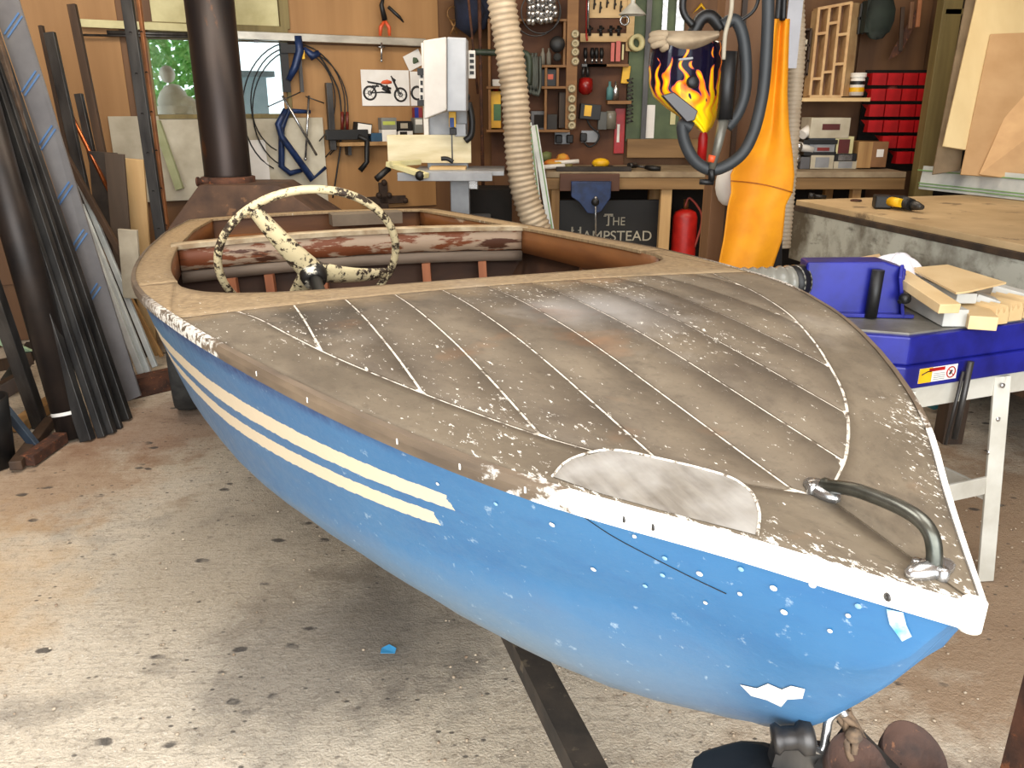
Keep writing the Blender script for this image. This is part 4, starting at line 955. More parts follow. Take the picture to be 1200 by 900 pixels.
obj('workpiece', MB().box((P(525, 195, by - .1).x, by - .05, zt_ + .008), (.22, .2, .015)), pale, bs)
bpx(528, 211, 550, 262, -.05, .12, greyp, 'lower_column', .005); bpx(545, 205, 560, 222, 0, .06, chrome, 'trunnion', .004)
q = P(536, 262, by); obj('stand', MB().box((q.x, by + .02, q.z / 2 + .03), (.42, .36, q.z + .02)), greyp, bs, bevel=.01)
bare('dark_box', MB().pbox(FY(5.95), 548, 222, 600, 330, 0, .3), dark, 'dark toolbox under the hose beside the bandsaw', 'toolbox', bevel=.006)
bare('rusty_pole', MB().cyl(P(561, -30, 6.1), P(567, 262, 6.1), .012, 8).cyl(P(548, -10, 6.0), P(560, 110, 6.1), .008, 8), rust, 'thin rusty rods standing behind the bandsaw', 'rod')
bare('green_pipe', MB().tube(smooth_path([P(*p, 6.1) for p in ((552, 61), (590, 62), (612, 62), (620, 70), (620, 100))], 5), .022, 8), mat('green_hose', (58, 72, 58), (40, 50, 40), .5), 'dark green pipe running from the bandsaw behind the beige hose', 'pipe')

# beige extraction hose
def corrugated(path, r, pitch, n=18, amp=.07):
    pts = smooth_path(path, 14); tot = [0]
    for i in range(1, len(pts)): tot.append(tot[-1] + (pts[i] - pts[i - 1]).length)
    N = int(tot[-1] / pitch * 4); out = []; rs = []; j = 0
    for i in range(N + 1):
        d = tot[-1] * i / N
        while j < len(tot) - 2 and tot[j + 1] < d: j += 1
        t = (d - tot[j]) / max(1e-6, tot[j + 1] - tot[j]); out.append(pts[j].lerp(pts[j + 1], t)); rs.append(r * (1 + (amp, 0, -amp, 0)[i % 4]))
    return MB().tube(out, rs, n)
hose_m = mat('beige_hose', (188, 172, 148), (160, 142, 118), .5, 0, 6)
bare('extraction_hose', corrugated([P(x, y, 5.3) for x, y in ((586, -60), (588, 0), (597, 60), (604, 120), (608, 180), (616, 230), (640, 290), (665, 330))], .083, .034), hose_m, 'beige ribbed extraction hose hanging down right of the bandsaw', 'hose')
bare('extraction_hose', corrugated([P(x, y, 3.75) for x, y in ((931, -30), (934, 60), (929, 130), (926, 180), (922, 230), (917, 290))], .034, .018, 14), hose_m, 'narrow beige ribbed hose hanging behind the orange apron', 'hose')

# fluted white-green strips leaning right of the hose
for k, (xa, xb, l) in enumerate([((612, 142), (622, 262), 'leftmost'), ((619, 144), (633, 264), 'middle'), ((626, 147), (645, 266), 'rightmost')]):
    a, b_ = P(xa[0], xa[1], 5.75), P(xb[0], xb[1], 5.55); d = (b_ - a).normalized(); b_ = a + d * (a.z / -d.z)
    o = bare('fluted_strip', MB().beam(a, b_, .045, .02, up=(0, 1, 0)), mat('white_alu', (214, 218, 216)), l + ' of the white and green aluminium strips leaning on the bench', 'strip', 'fluted strips at the bench', .003)
    obj('green_line', MB().beam(a + Vector((.01, -.012, 0)), b_ + Vector((.01, -.012, 0)), .008, .004, up=(0, 1, 0)), mat('line_green', (120, 160, 100)), o)

# ------------------------------------------------------------------ back workbench
BY = 6.0; bq = P(655, 201, BY); bz = bq.z + .0
wb = thing('back_workbench', 'long timber workbench along the back wall', 'workbench', (P(800, 200, 6.3).x, 6.3, 0))
xl, xr = P(640, 205, BY).x, P(1062, 205, BY).x
zf = P(800, 222, BY).z
obj('bench_top', MB().box(((xl + xr) / 2, BY + .34, bz - .022), (xr - xl, .68, .04)), mat('bench_top', (168, 150, 122), (130, 112, 88), .7, 0, 6), wb, bevel=.004)
obj('front_rail', MB().box(((xl + xr) / 2, BY + .02, (bz - .045 + zf) / 2), (xr - xl, .045, bz - .045 - zf)), tim_x, wb, bevel=.004)
for px0, px1 in ((646, 656), (775, 788), (1000, 1010)):
    a, b_ = P(px0, 240, BY).x, P(px1, 240, BY).x; obj('leg', MB().box(((a + b_) / 2, BY + .07, zf / 2), (b_ - a, .07, zf)), pale_z if px0 == 775 else tim, wb, bevel=.004)
    obj('leg', MB().box(((a + b_) / 2, BY + .6, zf / 2), (b_ - a, .07, zf)), tim, wb, bevel=.004)
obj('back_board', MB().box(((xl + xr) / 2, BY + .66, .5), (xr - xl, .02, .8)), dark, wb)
bare('kraft_strip', MB().pbox(FB, 735, 163, 1000, 185, .03, .05), tim_x, 'broad timber board fixed along the wall above the bench', 'board', bevel=.004)

# vice
vf = FY(BY - .06)
vc = thing('bench_vice', 'blue woodworking vice under the front edge of the back workbench', 'vice', P(692, 250, BY - .05))
cheek = wood('vice_cheek', (96, 62, 44), (70, 44, 32), 'x', 10)
obj('jaw_cheek', MB().pbox(vf, 656, 204, 726, 224, -.01, .05), cheek, vc, bevel=.003)
obj('jaw_plate', MB().slab([vf.at(x, y, .08) for x, y in ((669, 212), (716, 212), (715, 231), (704, 247), (696, 250), (688, 249), (678, 236), (669, 230))], .035), blue_c, vc, bevel=.004)
obj('guide_bar', MB().pbox(vf, 682, 214, 684, 228, .08, .01).pbox(vf, 703, 214, 705, 228, .08, .01).pbox(vf, 678, 218, 709, 220, .085, .01), greyp, vc)
obj('screw_boss', MB().lathe(vf.at(697, 236, .08), [(.06, 0), (.06, .015), (.03, .02), (.025, .06), (.001, .06)], (0, -1, 0), 16), blackp, vc)
obj('handle_rod', MB().cyl(vf.at(698, 232, .13), vf.at(698, 276, .13), .0065, 8).ball(vf.at(698, 232, .13), .014, 8), chrome, vc)

# name board beneath the bench
sg = FY(BY + .22)
sb = bare('name_board', MB().pbox(sg, 652, 234, 775, 306, 0, .03), mat('black_board', (28, 25, 22), (20, 18, 16), .5), 'black board with silver lettering THE HAMPSTEAD under the workbench', 'sign', bevel=.006)
ink = mat('silver_lettering', (196, 190, 170), (170, 164, 146), .45)
def text(s, F, px, py, hpx, off, m, parent, name='lettering', ex=.002, align='CENTER', sx=1):
    cu = bpy.data.curves.new('t', 'FONT'); cu.body = s; cu.size = hpx * F.s(px, py, off) * 1.38; cu.extrude = ex; cu.align_x = align; cu.offset = 0
    o = bpy.data.objects.new('t', cu); COL.objects.link(o); bpy.context.view_layer.update()
    me = bpy.data.meshes.new_from_object(o.evaluated_get(bpy.context.evaluated_depsgraph_get())); bpy.data.objects.remove(o)
    me.materials.clear(); me.materials.append(m); p = F.at(px, py, off)
    R = Matrix((F.u * sx, Vector((0, 0, 1)), F.n)).transposed().to_4x4(); R.translation = p - OFF[parent.name]
    me.transform(R); o = bpy.data.objects.new(name, me); COL.objects.link(o); o.parent = parent; OFF[o.name] = OFF[parent.name]; return o
text('T', sg, 713, 264, 14, .032, ink, sb, sx=.9); text('HE', sg, 725, 264, 10, .032, ink, sb, sx=.9)
text('H', sg, 675, 282, 17, .032, ink, sb, sx=.85); text('AMPSTEAD', sg, 723, 282, 12, .032, ink, sb, sx=1.0)
# small flared serifs on the silver letters
sr = MB()
for x, y in ((709, 253.2), (717, 253.2), (712, 264), (671, 270), (679, 270), (671, 282), (679, 282)): sr.pbox(sg, x - 1.6, y - .5, x + 1.6, y + .5, .032, .003)
obj('serif', sr, ink, sb)

# things on the bench
bare('work_glove', MB().ball(P(650, 191, BY + .2), (.09, .06, .03), 10, 0, None, .12).ball(P(660, 186, BY + .25), (.05, .04, .04), 8, 0, None, .1), mat('glove_orange', (215, 110, 50), (190, 160, 50), .8, 0, 9), 'crumpled orange and green work glove on the bench', 'glove')
bare('rag_green', MB().ball(P(640, 184, BY + .3), (.05, .04, .04), 8, 0, None, .2), mat('rag_green', (110, 120, 70)), 'crumpled olive rag at the left end of the bench', 'rag')
for k, (a, b_, l) in enumerate([((636, 196), (664, 194), 'front white plastic tube on the bench by the hose'), ((650, 191), (678, 189), 'rear white plastic tube on the bench'), ]):
    bare('plastic_tube', MB().cyl(P(a[0], a[1], BY + .06 + .1 * k), P(b_[0], b_[1], BY + .1 + .1 * k), .016, 8), white, l, 'tube', 'white tubes on the bench')
bare('small_tin', MB().cyl(P(666, 198, BY + .1), P(666, 192, BY + .1), .03, 12), mat('olive_tin', (120, 110, 60)), 'small olive tin on the bench behind the vice', 'tin')
dr = thing('yellow_tool', 'yellow and black power tool lying on the back bench', 'power tool', P(705, 198, BY + .15))
obj('body', MB().ball(P(704, 191, BY + .15), (.065, .05, .035), 12).pbox(FY(BY + .15), 697, 190, 708, 198, -.03, .06), yellow, dr); obj('base', MB().pbox(FY(BY + .15), 695, 195, 720, 199, -.06, .12), blackp, dr, bevel=.004)
bare('cloth_pad', MB().pbox(FY(BY + .1), 652, 196, 740, 201, -.02, .1), mat('dark_mat', (66, 60, 56), (50, 46, 44), .9), 'dark cloth mat spread over the bench near the vice', 'mat', bevel=.004)
hm_ = thing('hammer', 'hammer with a black rubber handle on the back bench', 'hammer', P(757, 197, BY + .1))
obj('grip', MB().tube([P(756, 196, BY + .1), P(764, 197, BY + .08), P(774, 198, BY + .06)], [.014, .02, .018], 8), blackp, hm_); obj('head', MB().cyl(P(737, 194, BY + .15), P(745, 194, BY + .2), .02, 8).cyl(P(742, 194, BY + .15), P(756, 196, BY + .1), .009, 8), steel, hm_)

# under the bench: red gas bottle, plank
gq = P(802, 270, BY + .15)
gb = thing('gas_bottle', 'red gas bottle standing under the back workbench', 'gas bottle', (gq.x, BY + .15, 0))
r_ = 14.2 * FY(BY + .15).s(802, 270); zt2 = P(802, 245, BY + .15).z
obj('cylinder', MB().lathe((gq.x, BY + .15, 0), [(.001, .0), (r_ * .95, 0), (r_, .03), (r_, zt2 - .06), (r_ * .85, zt2 - .02), (r_ * .4, zt2), (.001, zt2)], n=24), red_g, gb)
obj('valve', MB().cyl((gq.x, BY + .15, zt2), (gq.x, BY + .15, zt2 + .07), .02, 10), brass, gb)
obj('gas_hose', MB().tube(smooth_path([P(*p, BY + .1) for p in ((803, 242), (808, 232), (820, 246), (822, 262), (814, 290))], 5), .008, 6), mat('hose_red', (150, 60, 50)), gb)

# ------------------------------------------------------------------ tool wall above the bench
WF = FB
def wbx(x0, y0, x1, y1, off, dep, m, name, label, cat, group=None, bevel=.002): return bare(name, MB().pbox(WF, x0, y0, x1, y1, off, dep), m, label, cat, group, bevel)
struct('trim_3', MB().pbox(WF, 575, -30, 735, 200, .0, .03), mat('brown_backing', (104, 64, 36), (80, 48, 28), .7, 0, 5), .002)
struct('trim_4', MB().pbox(WF, 737, -30, 800, 166, .0, .03), green, .002)
sh = thing('pigeonhole_shelf', 'wooden shelf unit of pigeonholes behind the beige hose', 'shelf', WF.at(640, 190, .1))
sw_ = wood('shelf_wood', (150, 108, 62), (118, 82, 46), 'x', 10)
for x0, y0, x1, y1 in ((570, 101, 668, 104), (600, 22, 668, 25), (628, 76, 668, 79), (570, 152, 668, 155)): obj('shelf_board', MB().pbox(WF, x0, y0, x1, y1, .03, .22), sw_, sh, bevel=.002)
for x0, y0, x1, y1 in ((572, 22, 575, 155), (638, 78, 641, 153), (652, 78, 655, 102), (660, 22, 663, 78)): obj('upright', MB().pbox(WF, x0, y0, x1, y1, .03, .21), sw_, sh, bevel=.002)
hsb = bare('hole_saw_board', MB().pbox(WF, 664, -30, 677, 151, .24, .02), sw_, 'narrow upright board carrying a column of hole saws', 'board', bevel=.002)
for k, (y, l) in enumerate([(40, 'top'), (51, 'second'), (61, 'third'), (72, 'fourth'), (104, 'fifth'), (116, 'sixth'), (127, 'seventh'), (137, 'eighth'), (147, 'lowest')]):
    s_ = WF.s(671, y, .27); x = 674 if k < 4 else 670
    bare('hole_saw', MB().lathe(WF.at(x, y, .262), [(.001, .01), (1.6 * s_, .012), (1.8 * s_, .02), (4.6 * s_, .02), (4.8 * s_, .002), (.001, .001)], (0, -1, 0), 14), mat('saw_cream', (190, 180, 150), (150, 136, 104), .5, .3), l + ' hole saw down the narrow upright board', 'hole saw', 'hole saws on the upright board')
# holder of sockets / chain bundle
chn = thing('chain_bundle', 'bundle of bright steel chain hanging at the top of the shelf', 'chain', WF.at(635, 12, .3))
for k in range(34):
    x, y = 620 + (k % 7) * 5 + random.uniform(-1, 1), -8 + (k // 7) * 8 + random.uniform(-2, 2)
    obj('link', MB().ball(WF.at(x, y, .3 + random.uniform(0, .04)), (.024, .02, .03), 8), chrome, chn)
bare('coil_of_wire', MB().ring(WF.at(628, 12, .28), .17, .005, (0, 1, 0), 30, 5).ring(WF.at(634, 14, .29), .14, .005, (0, 1, 0), 30, 5), steel, 'thin wire coil hanging round the chain bundle', 'wire')
bare('black_disc', MB().lathe(WF.at(653, 52, .26), [(.001, .03), (.05, .035), (.056, .02), (.056, 0), (.001, 0)], (0, -1, 0), 20), blackp, 'round black disc hanging right of the hose', 'disc')
bare('dark_speaker', MB().lathe(WF.at(653, 67, .26), [(.001, .02), (.025, .025), (.03, 0), (.001, 0)], (0, -1, 0), 14), rubber, 'small dark knob under the round black disc', 'knob')
for k in range(5):
    bare('hanging_hose', MB().tube(smooth_path([WF.at(x, y, .28) for x, y in ((612 + 4 * k, 62), (611 + 4 * k, 85), (613 + 4 * k, 104 + 2 * k), (617 + 4 * k, 100), (617 + 4 * k, 66))], 5), .011, 6), rope_m, ['leftmost', 'second', 'middle', 'fourth', 'rightmost'][k] + ' loop of grey-green hose hanging by the shelf', 'hose', 'grey hose loops')
boxlabel('black_case', WF, 634, 81, 652, 101, .05, .15, blackp, orange_p, 'black case with orange mark in a pigeonhole', 'case', (.45, .3, .8, .6))
boxlabel('oil_bottle', WF, 575, 107, 587, 150, .06, .12, yellow, bot_gr, 'yellow bottle with green label on the shelf behind hose', 'bottle', (.3, .35, 1, .8))
obj('bottle_cap', MB().lathe(WF.at(581, 107, .12), [(.02, -.02), (.02, .02), (.001, .02)], n=10), red, bpy.data.objects['oil_bottle'])
boxlabel('paint_tin', WF, 577, 93, 588, 101, .06, .1, white, None, 'small white tin above the yellow bottle', 'tin')
boxlabel('machine_case', WF, 622, 130, 641, 152, .06, .15, steel, dark, 'grey framed machine on the lowest pigeonhole shelf', 'machine', (.2, .2, .9, .9))
boxlabel('dark_jar', WF, 641, 134, 653, 152, .06, .12, mat('jar_dark', (48, 44, 40)), None, 'dark jar next to the grey framed machine', 'jar')
boxlabel('dark_jar', WF, 655, 108, 663, 150, .06, .12, mat('jar_brown', (66, 50, 36)), None, 'tall dark container in the right pigeonhole', 'jar')
for k, x in enumerate((636, 643)): bare('bottle', MB().lathe(WF.at(x, 77, .15), [(.001, 0), (.018, 0), (.018, .08), (.008, .1), (.008, .12), (.001, .12)], n=10), mat('plastic_grey', (150, 144, 130)), ['left', 'right'][k] + ' of two small bottles on the upper shelf', 'bottle', 'small bottles on the shelf')
# right hand rack
rk = thing('chisel_rack', 'pale plywood rack holding small tools on the wall', 'rack', WF.at(710, 40, .1))
obj('panel', MB().pbox(WF, 688, -30, 744, 21, .03, .02), pale, rk, bevel=.002); obj('panel', MB().pbox(WF, 680, 39, 735, 49, .03, .05), pale, rk, bevel=.002); obj('post', MB().pbox(WF, 735, -30, 744, 60, .05, .02), pale, rk, bevel=.002)
obj('shelf_board', MB().pbox(WF, 688, 75, 737, 78, .03, .12), sw_, rk)
obj('shelf_board', MB().pbox(WF, 712, 118, 740, 122, .03, .14), sw_, rk)
for k, (x, y) in enumerate(((697, 5), (704, 9), (712, 3), (721, 5), (728, 8))): bare('small_bit', MB().cyl(WF.at(x, y - 7, .07), WF.at(x - 1, y + 6, .07), .006, 6).ball(WF.at(x, y, .07), .012, 6), steel, ['first', 'second', 'third', 'fourth', 'fifth'][k] + ' small steel tool from the left on the pale panel', 'tool', 'small tools on the pale panel')
for k, x in enumerate((691, 704, 716, 725)): bare('clamp_knob', MB().cyl(WF.at(x, 30, .1), WF.at(x, 42, .1), .012, 8).cyl(WF.at(x - 4, 36, .11), WF.at(x + 4, 33, .11), .008, 6), blackp, ['first', 'second', 'third', 'fourth'][k] + ' black tool from the left stuck in the pale rack', 'tool', 'black tools in the pale rack')
sdr = [686, 694, 699, 705]
for k, x in enumerate(sdr):
    o = thing('screwdriver', ['first', 'second', 'third', 'fourth'][k] + ' black-handled screwdriver from the left in the tool rack', 'screwdriver', WF.at(x, 60, .12), 'black screwdrivers in the rack')
    obj('handle', MB().tube([WF.at(x, 56, .12), WF.at(x, 62, .12), WF.at(x, 68, .12)], [.012, .017, .013], 8), blackp, o); obj('ferrule', MB().cyl(WF.at(x, 68, .12), WF.at(x, 74, .12), .008, 8), chrome, o)
bare('rack_bar', MB().pbox(WF, 682, 75, 711, 78, .1, .05), steel, 'dark steel rack bar under the screwdrivers', 'rack')
bare('pliers', MB().tube([WF.at(684, 78, .13), WF.at(683, 90, .13)], .012, 6).tube([WF.at(688, 78, .13), WF.at(689, 90, .13)], .012, 6), steel, 'steel pliers hanging below the screwdrivers', 'pliers')
rm_ = bare('red_mug', MB().lathe(WF.at(686, 111, .16), [(.02, 0), (.05, .02), (.056, .06), (.05, .11), (.03, .12), (.001, .12)], n=18), mat('dark_red_gloss', (150, 26, 22), (110, 16, 16), .25), 'round dark red object hanging under the screwdrivers', 'bell')
boxlabel('black_charger', WF, 680, 122, 704, 140, .03, .12, blackp, yellow, 'black charger with yellow label on the tool wall', 'charger', (.2, .08, .55, .78), tilt=.08)
rl_ = boxlabel('red_spirit_level', WF, 720, 127, 732, 180, .03, .02, red, white, 'red packaged tool hanging upright above the bench', 'tool', (.25, .35, .5, .75))
bare('red_pen_pack', MB().pbox(WF, 722, 48, 727, 72, .1, .02).pbox(WF, 716, 50, 720, 72, .1, .02), mat('red_white', (210, 110, 100)), 'red and white files standing on the small shelf', 'file')
bare('wood_rule', MB().pbox(WF, 729, 52, 731, 70, .1, .01), cream, 'pale wooden rule beside the red files', 'rule')
boxlabel('yellow_cutter', WF, 729, 77, 738, 98, .06, .03, yellow, None, 'yellow utility cutter hanging on the tool wall', 'cutter', tilt=.1)
for x, y0, y1, l, m in ((714, 104, 117, 'blue-capped spray bottle', mat('spray_teal', (90, 140, 140))), (721, 98, 117, 'silver spray bottle', chrome)):
    bare('spray_bottle', MB().lathe(WF.at(x, y1, .1), [(.001, 0), (.024, 0), (.024, .08), (.01, .1), (.01, .13), (.001, .13)], n=12), m, l + ' on the small shelf right of the red object', 'bottle')
bare('glass_jar', MB().lathe(WF.at(715, 151, .1), [(.001, 0), (.045, 0), (.045, .11), (.035, .13), (.001, .13)], n=14), mat('jar_grey', (130, 125, 112), rough=.2), 'grey jar hanging left of the red packaged tool', 'jar')
boxlabel('tool_pouch', WF, 701, 131, 711, 152, .08, .06, mat('pouch', (90, 92, 90)), None, 'grey tool pouch between charger and jar', 'pouch')
for k, (x0, x1, y0, l) in enumerate([(650, 668, 155, 'double wall socket with two black plugs, left of pair'), (681, 701, 153, 'double wall socket with one black plug, right of pair')]):
    so_ = thing('wall_socket', l, 'socket', WF.at((x0 + x1) / 2, y0 + 15, .03)); obj('plate', MB().pbox(WF, x0, y0, x1, y0 + 14, .03, .03), greyp, so_, bevel=.003)
    for x in ((655, 668) if k == 0 else (684,)): obj('plug', MB().pbox(WF, x - 4, y0 + 3, x + 4, y0 + 13, .06, .05), blackp, so_, bevel=.008)
bare('charger_cable', MB().tube(smooth_path([WF.at(x, y, .12) for x, y in ((684, 166), (690, 172), (698, 168), (702, 158), (692, 148), (688, 140))], 5), .007, 6), blackp, 'black cable looping from charger to the wall socket', 'cable')
lamp = thing('white_funnel', 'white enamel shade hanging above the tool rack', 'shade', WF.at(741, 17, .35))
s_ = WF.s(741, 12, .35)
obj('shade', MB().lathe(WF.at(741, 17.5, .35), [(16 * s_, 0), (15 * s_, 1.5 * s_), (8 * s_, 8 * s_), (2.5 * s_, 13 * s_), (2.5 * s_, 22 * s_)], n=24), mat('shade_white', (225, 225, 215), rough=.35), lamp)
obj('hook_ring', MB().ring(WF.at(732, 24, .3), .03, .008, (0, 1, 0), 16, 6), chrome, lamp)
bare('masking_tape_roll', MB().lathe(WF.at(744, 51, .08), [(.035, -.0), (.06, -.0), (.06, .05), (.035, .05), (.035, 0)], (.3, -1, .1), 24), cream, 'roll of masking tape hanging beside the green panel', 'tape')
for k in range(6):
    o_ = k * 9; bare('spring', MB().tube([WF.at(736 + 4 * math.cos(a * 1.3) + 2, 92 + o_ + a * 1.0, .14) for a in range(9)], .006, 5), steel, ['top', 'second', 'third', 'fourth', 'fifth', 'lowest'][k] + ' coiled spring hanging beside the green panel', 'spring', 'coiled springs')
bare('long_steel_rule', MB().pbox(WF, 755, -30, 761, 172, .06, .01), steel, 'long grey steel bar hanging down the green panel', 'bar')
bare('steel_rule', MB().pbox(WF, 777, -30, 783, 38, .05, .01), chrome, 'short bright steel rule on the green panel', 'rule')
bare('steel_square', MB().pbox(WF, 793, -30, 803, 40, .05, .01), chrome, 'wide bright steel blade on the green panel', 'rule')
bare('paper_note', MB().pbox(WF, 754, 123, 767, 162, .04, .003), paper, 'white paper note on the green panel', 'note')
bare('paper_note', MB().pbox(WF, 786, 116, 792, 146, .04, .003), cream, 'narrow cream paper strip on the green panel', 'note')
bare('thin_rod', MB().tube([WF.at(682 + 6, -20, .12), WF.at(687, 40, .12)], .006, 6).cyl(WF.at(687, 40, .12), WF.at(688, 48, .12), .008, 6), mat('red_tip', (190, 50, 40)), 'thin rod with red tip hanging left of the pale panel', 'rod')
bare('steel_tube', MB().tube([WF.at(690, -20, .14), WF.at(689, 34, .14)], .009, 6), chrome, 'bright thin tube hanging left of the pale panel', 'tube')
bare('yellow_square', MB().ring(WF.at(821, 16, .05), .06, .016, (0, 1, 0), 4, 4), yellow, 'yellow square frame hanging above the welding mask', 'frame')
bare('bare_plank', MB().box((P(834, 260, 5.0).x, 5.0, P(834, 222, 5.0).z / 2), (.12, .03, P(834, 222, 5.0).z)), wood('rough_plank', (168, 122, 78), (136, 96, 60), 'z', 10), 'rough sawn plank standing below the welding torch', 'plank', bevel=.003)

# ------------------------------------------------------------------ post with welding gear
PF = FY(3.62)
postx0, postx1 = PF.at(845, 80, .0).x, PF.at(905, 80, 0).x
pst = thing('timber_post', 'brown boarded timber post carrying the welding gear', 'post', ((postx0 + postx1) / 2, 3.7, 0))
obj('board', MB().box(((postx0 + postx1) / 2, 3.70, 1.48), (postx1 - postx0, .14, 2.94)), ply_dk, pst, bevel=.004)
obj('batten', MB().box(((postx0 + postx1) / 2 - .03, 3.62, 1.48), (.02, .02, 2.9)), tim_dk, pst)
bare('grey_metal_strip', MB().pbox(FY(3.55), 922, -30, 939, 80, 0, .01), mat('zinc', (150, 148, 150), (136, 134, 136), .4, .4), 'grey sheet metal strip hanging right of the apron', 'strip')
# apron
HF = FY(3.30)
prof = [(2, 912, 916, 0), (20, 905, 926, .0), (40, 901, 925, 0), (70, 898, 924, 0), (110, 892, 923, 0), (150, 884, 925, 0), (180, 868, 929, 0), (205, 856, 931, 0), (225, 857, 929, 0), (240, 853, 921, 0), (280, 848, 917, 0), (330, 838, 900, 0)]
ap = thing('welding_apron', 'bright orange leather welding apron hanging from the post', 'apron', HF.at(890, 180, 0))
def apr(yv): 
    for i in range(len(prof) - 1):
        if yv <= prof[i + 1][0]:
            t = (yv - prof[i][0]) / (prof[i + 1][0] - prof[i][0]); t = max(0, t); return prof[i][1] + (prof[i + 1][1] - prof[i][1]) * t, prof[i][2] + (prof[i + 1][2] - prof[i][2]) * t
    return prof[-1][1], prof[-1][2]
def apf(a, b_, y0=22, y1=335):
    yv = y0 + (y1 - y0) * a; x0, x1 = apr(yv); f = max(0, 1 - a * 1.8)
    d = .045 * f * abs(math.sin(b_ * math.pi * 2.0)) + .018 * math.sin(b_ * 7 + a * 4) + .02 * math.sin(a * 6) * math.sin(b_ * math.pi)
    return HF.at(x0 + (x1 - x0) * b_, yv, d)
am = MB(); am.grid(apf, 60, 26, .004, down=(0, 1, 0))
leather = mat('orange_leather', (238, 158, 8), (216, 136, 8), .7, 0, 7, bump=.12)
obj('leather', am, leather, ap)
hem = MB(); hem.tube([apf(a_ / 20 * 0 + (212 + 14 * (k / 12) - 3 * math.sin(k / 12 * 3) - 22) / 313, k / 12) - Vector((0, .004, 0)) for a_, k in [(0, i) for i in range(13)]], .0025, 5)
obj('pocket_seam', hem, mat('seam_brown', (170, 96, 14)), ap)
obj('neck_strap', MB().tube(smooth_path([HF.at(x, y, .02) for x, y in ((914, -40), (913, 0), (911, 24))], 4), .012, 8).tube(smooth_path([HF.at(x, y, .02) for x, y in ((921, -40), (919, 0), (918, 24))], 4), .010, 8), blackp, ap)
# welding mask: body lofted from side to side
MF = FY(3.12)
wm = thing('welding_mask', 'black welding mask painted with yellow and orange flames', 'mask', MF.at(815, 110, 0))
mc = MF.at(812, 92, -.02); ms = MF.s(812, 92)
MR = ([48, 58, 80, 100, 112, 125, 138, 148, 155], [768, 763, 761, 762, 766, 780, 800, 815, 824], [846, 849, 848, 846, 845, 842, 838, 834, 828])
def mask_pt(a, v):     # a across (0..1), v down (0..1)
    y_ = 48 + 107 * v; x0 = itp(y_, MR[0], MR[1]); x1 = itp(y_, MR[0], MR[2]); ph = math.pi * a
    xx = x0 + (x1 - x0) * (.5 - .5 * math.cos(ph)); dep = .135 * math.sin(ph) ** .8 * (1 - .35 * v) - .05 * max(0, a - .3)
    ridge = .018 * math.exp(-((a - .33) / .06) ** 2)
    return MF.at(xx, y_, dep + ridge - .02)
t = NT('flame_shell'); v = t.coord('bc'); x = t.sep(v)
nz = t.noise(t.map(v, (2, 3, 1)), 2.0, 0); nz2 = t.noise(t.map(v, (6, .8, 1), (3, 1, 0)), 2.4, 0)
aa = t.math('ADD', t.math('MULTIPLY', x[0], 7.5), t.math('MULTIPLY', t.math('SUBTRACT', nz, .5), 1.8))
tooth = t.math('PINGPONG', aa, .5)
len_ = t.math('MULTIPLY', t.math('POWER', t.math('MULTIPLY', tooth, 2.0), 1.6), t.step(nz2, .35, .65, .25, .75))
edge_ = t.math('ADD', x[1], len_)             # tongues: long where the tooth is high
vor3 = t.voro(t.map(v, (11, 4.2, 1), (.3, .4, 0)), 1.0)
drop = t.math('MULTIPLY', t.step(vor3, .20, .17), t.math('MULTIPLY', t.step(x[1], .26, .32), t.step(x[1], .72, .66)))
flm = t.math('MULTIPLY', t.step(edge_, .60, .615), t.math('SUBTRACT', 1.0, drop)); org = t.step(edge_, .92, .64)
pur = t.math('MULTIPLY', t.step(edge_, .565, .60), t.math('SUBTRACT', 1.0, drop))
yel = t.mix(org, lin(248, 206, 18), lin(238, 112, 34))
col = t.mix(flm, t.mix(pur, lin(18, 14, 34), lin(150, 60, 110)), yel)
shell_m = t.done(col, .15)
sm_ = MB(); bc = []
def mg(a, b_): bc.append((a, b_, 0)); return mask_pt(a, b_)
sm_.grid(mg, 48, 30)
mo = obj('shell', sm_, shell_m, wm, bc=bc, fixn=False); s__ = mo.modifiers.new('thick', 'SOLIDIFY'); s__.thickness = .004
# window and chin, forehead
obj('viewing_window', MB().slab([MF.at(x_, y_, .125) for x_, y_ in ((774, 112), (788, 108), (816, 130), (812, 141), (803, 143))], .03), mat('visor_dark', (40, 32, 32), (26, 22, 24), .3), wm, bevel=.003)
kp = MF.at(812, 96, .125); obj('side_knob', MB().lathe(kp, [(.020, -.01), (.020, .004), (.016, .009), (.001, .009)], (.1, -1, .05), 18), blackp, wm)
obj('vent', MB().beam(MF.at(795, 70, .13), MF.at(812, 68, .125), .012, .008), greyp, wm, bevel=.003)
obj('head_band', MB().tube(smooth_path([MF.at(*p, .03) for p in ((812, 40), (822, 22), (834, 20), (846, 34))], 5), .022, 10), blackp, wm)
# gloves laid over the mask
gm = MB(); gm.grid(lambda a, b_: MF.at(779 + 64 * a, 36 + (20 + 5 * math.sin(a * 3.1) - 12 * a * a) * b_, .10 + .05 * math.sin(b_ * 3.1) - .03 * abs(a - .5)), 20, 8, .05, down=(0, 1, 0))
gauze = mat('suede_grey', (168, 150, 124), (140, 122, 98), .95, 0, 14, bump=.3)
gl = thing('welding_glove', 'pale grey suede glove draped over the top of the mask', 'glove', MF.at(800, 60, 0))
obj('cuff', gm, gauze, gl)
for k, (x, y, x2, y2) in enumerate([(782, 40, 762, 42), (780, 44, 761, 48), (780, 50, 764, 54), (782, 54, 776, 58)]):
    obj('finger', MB().tube(smooth_path([MF.at(x, y, .13), MF.at((x + x2) / 2, (y + y2) / 2 - 1, .13), MF.at(x2, y2, .11)], 3), [.013] * 6 + [.009], 8), gauze, gl)
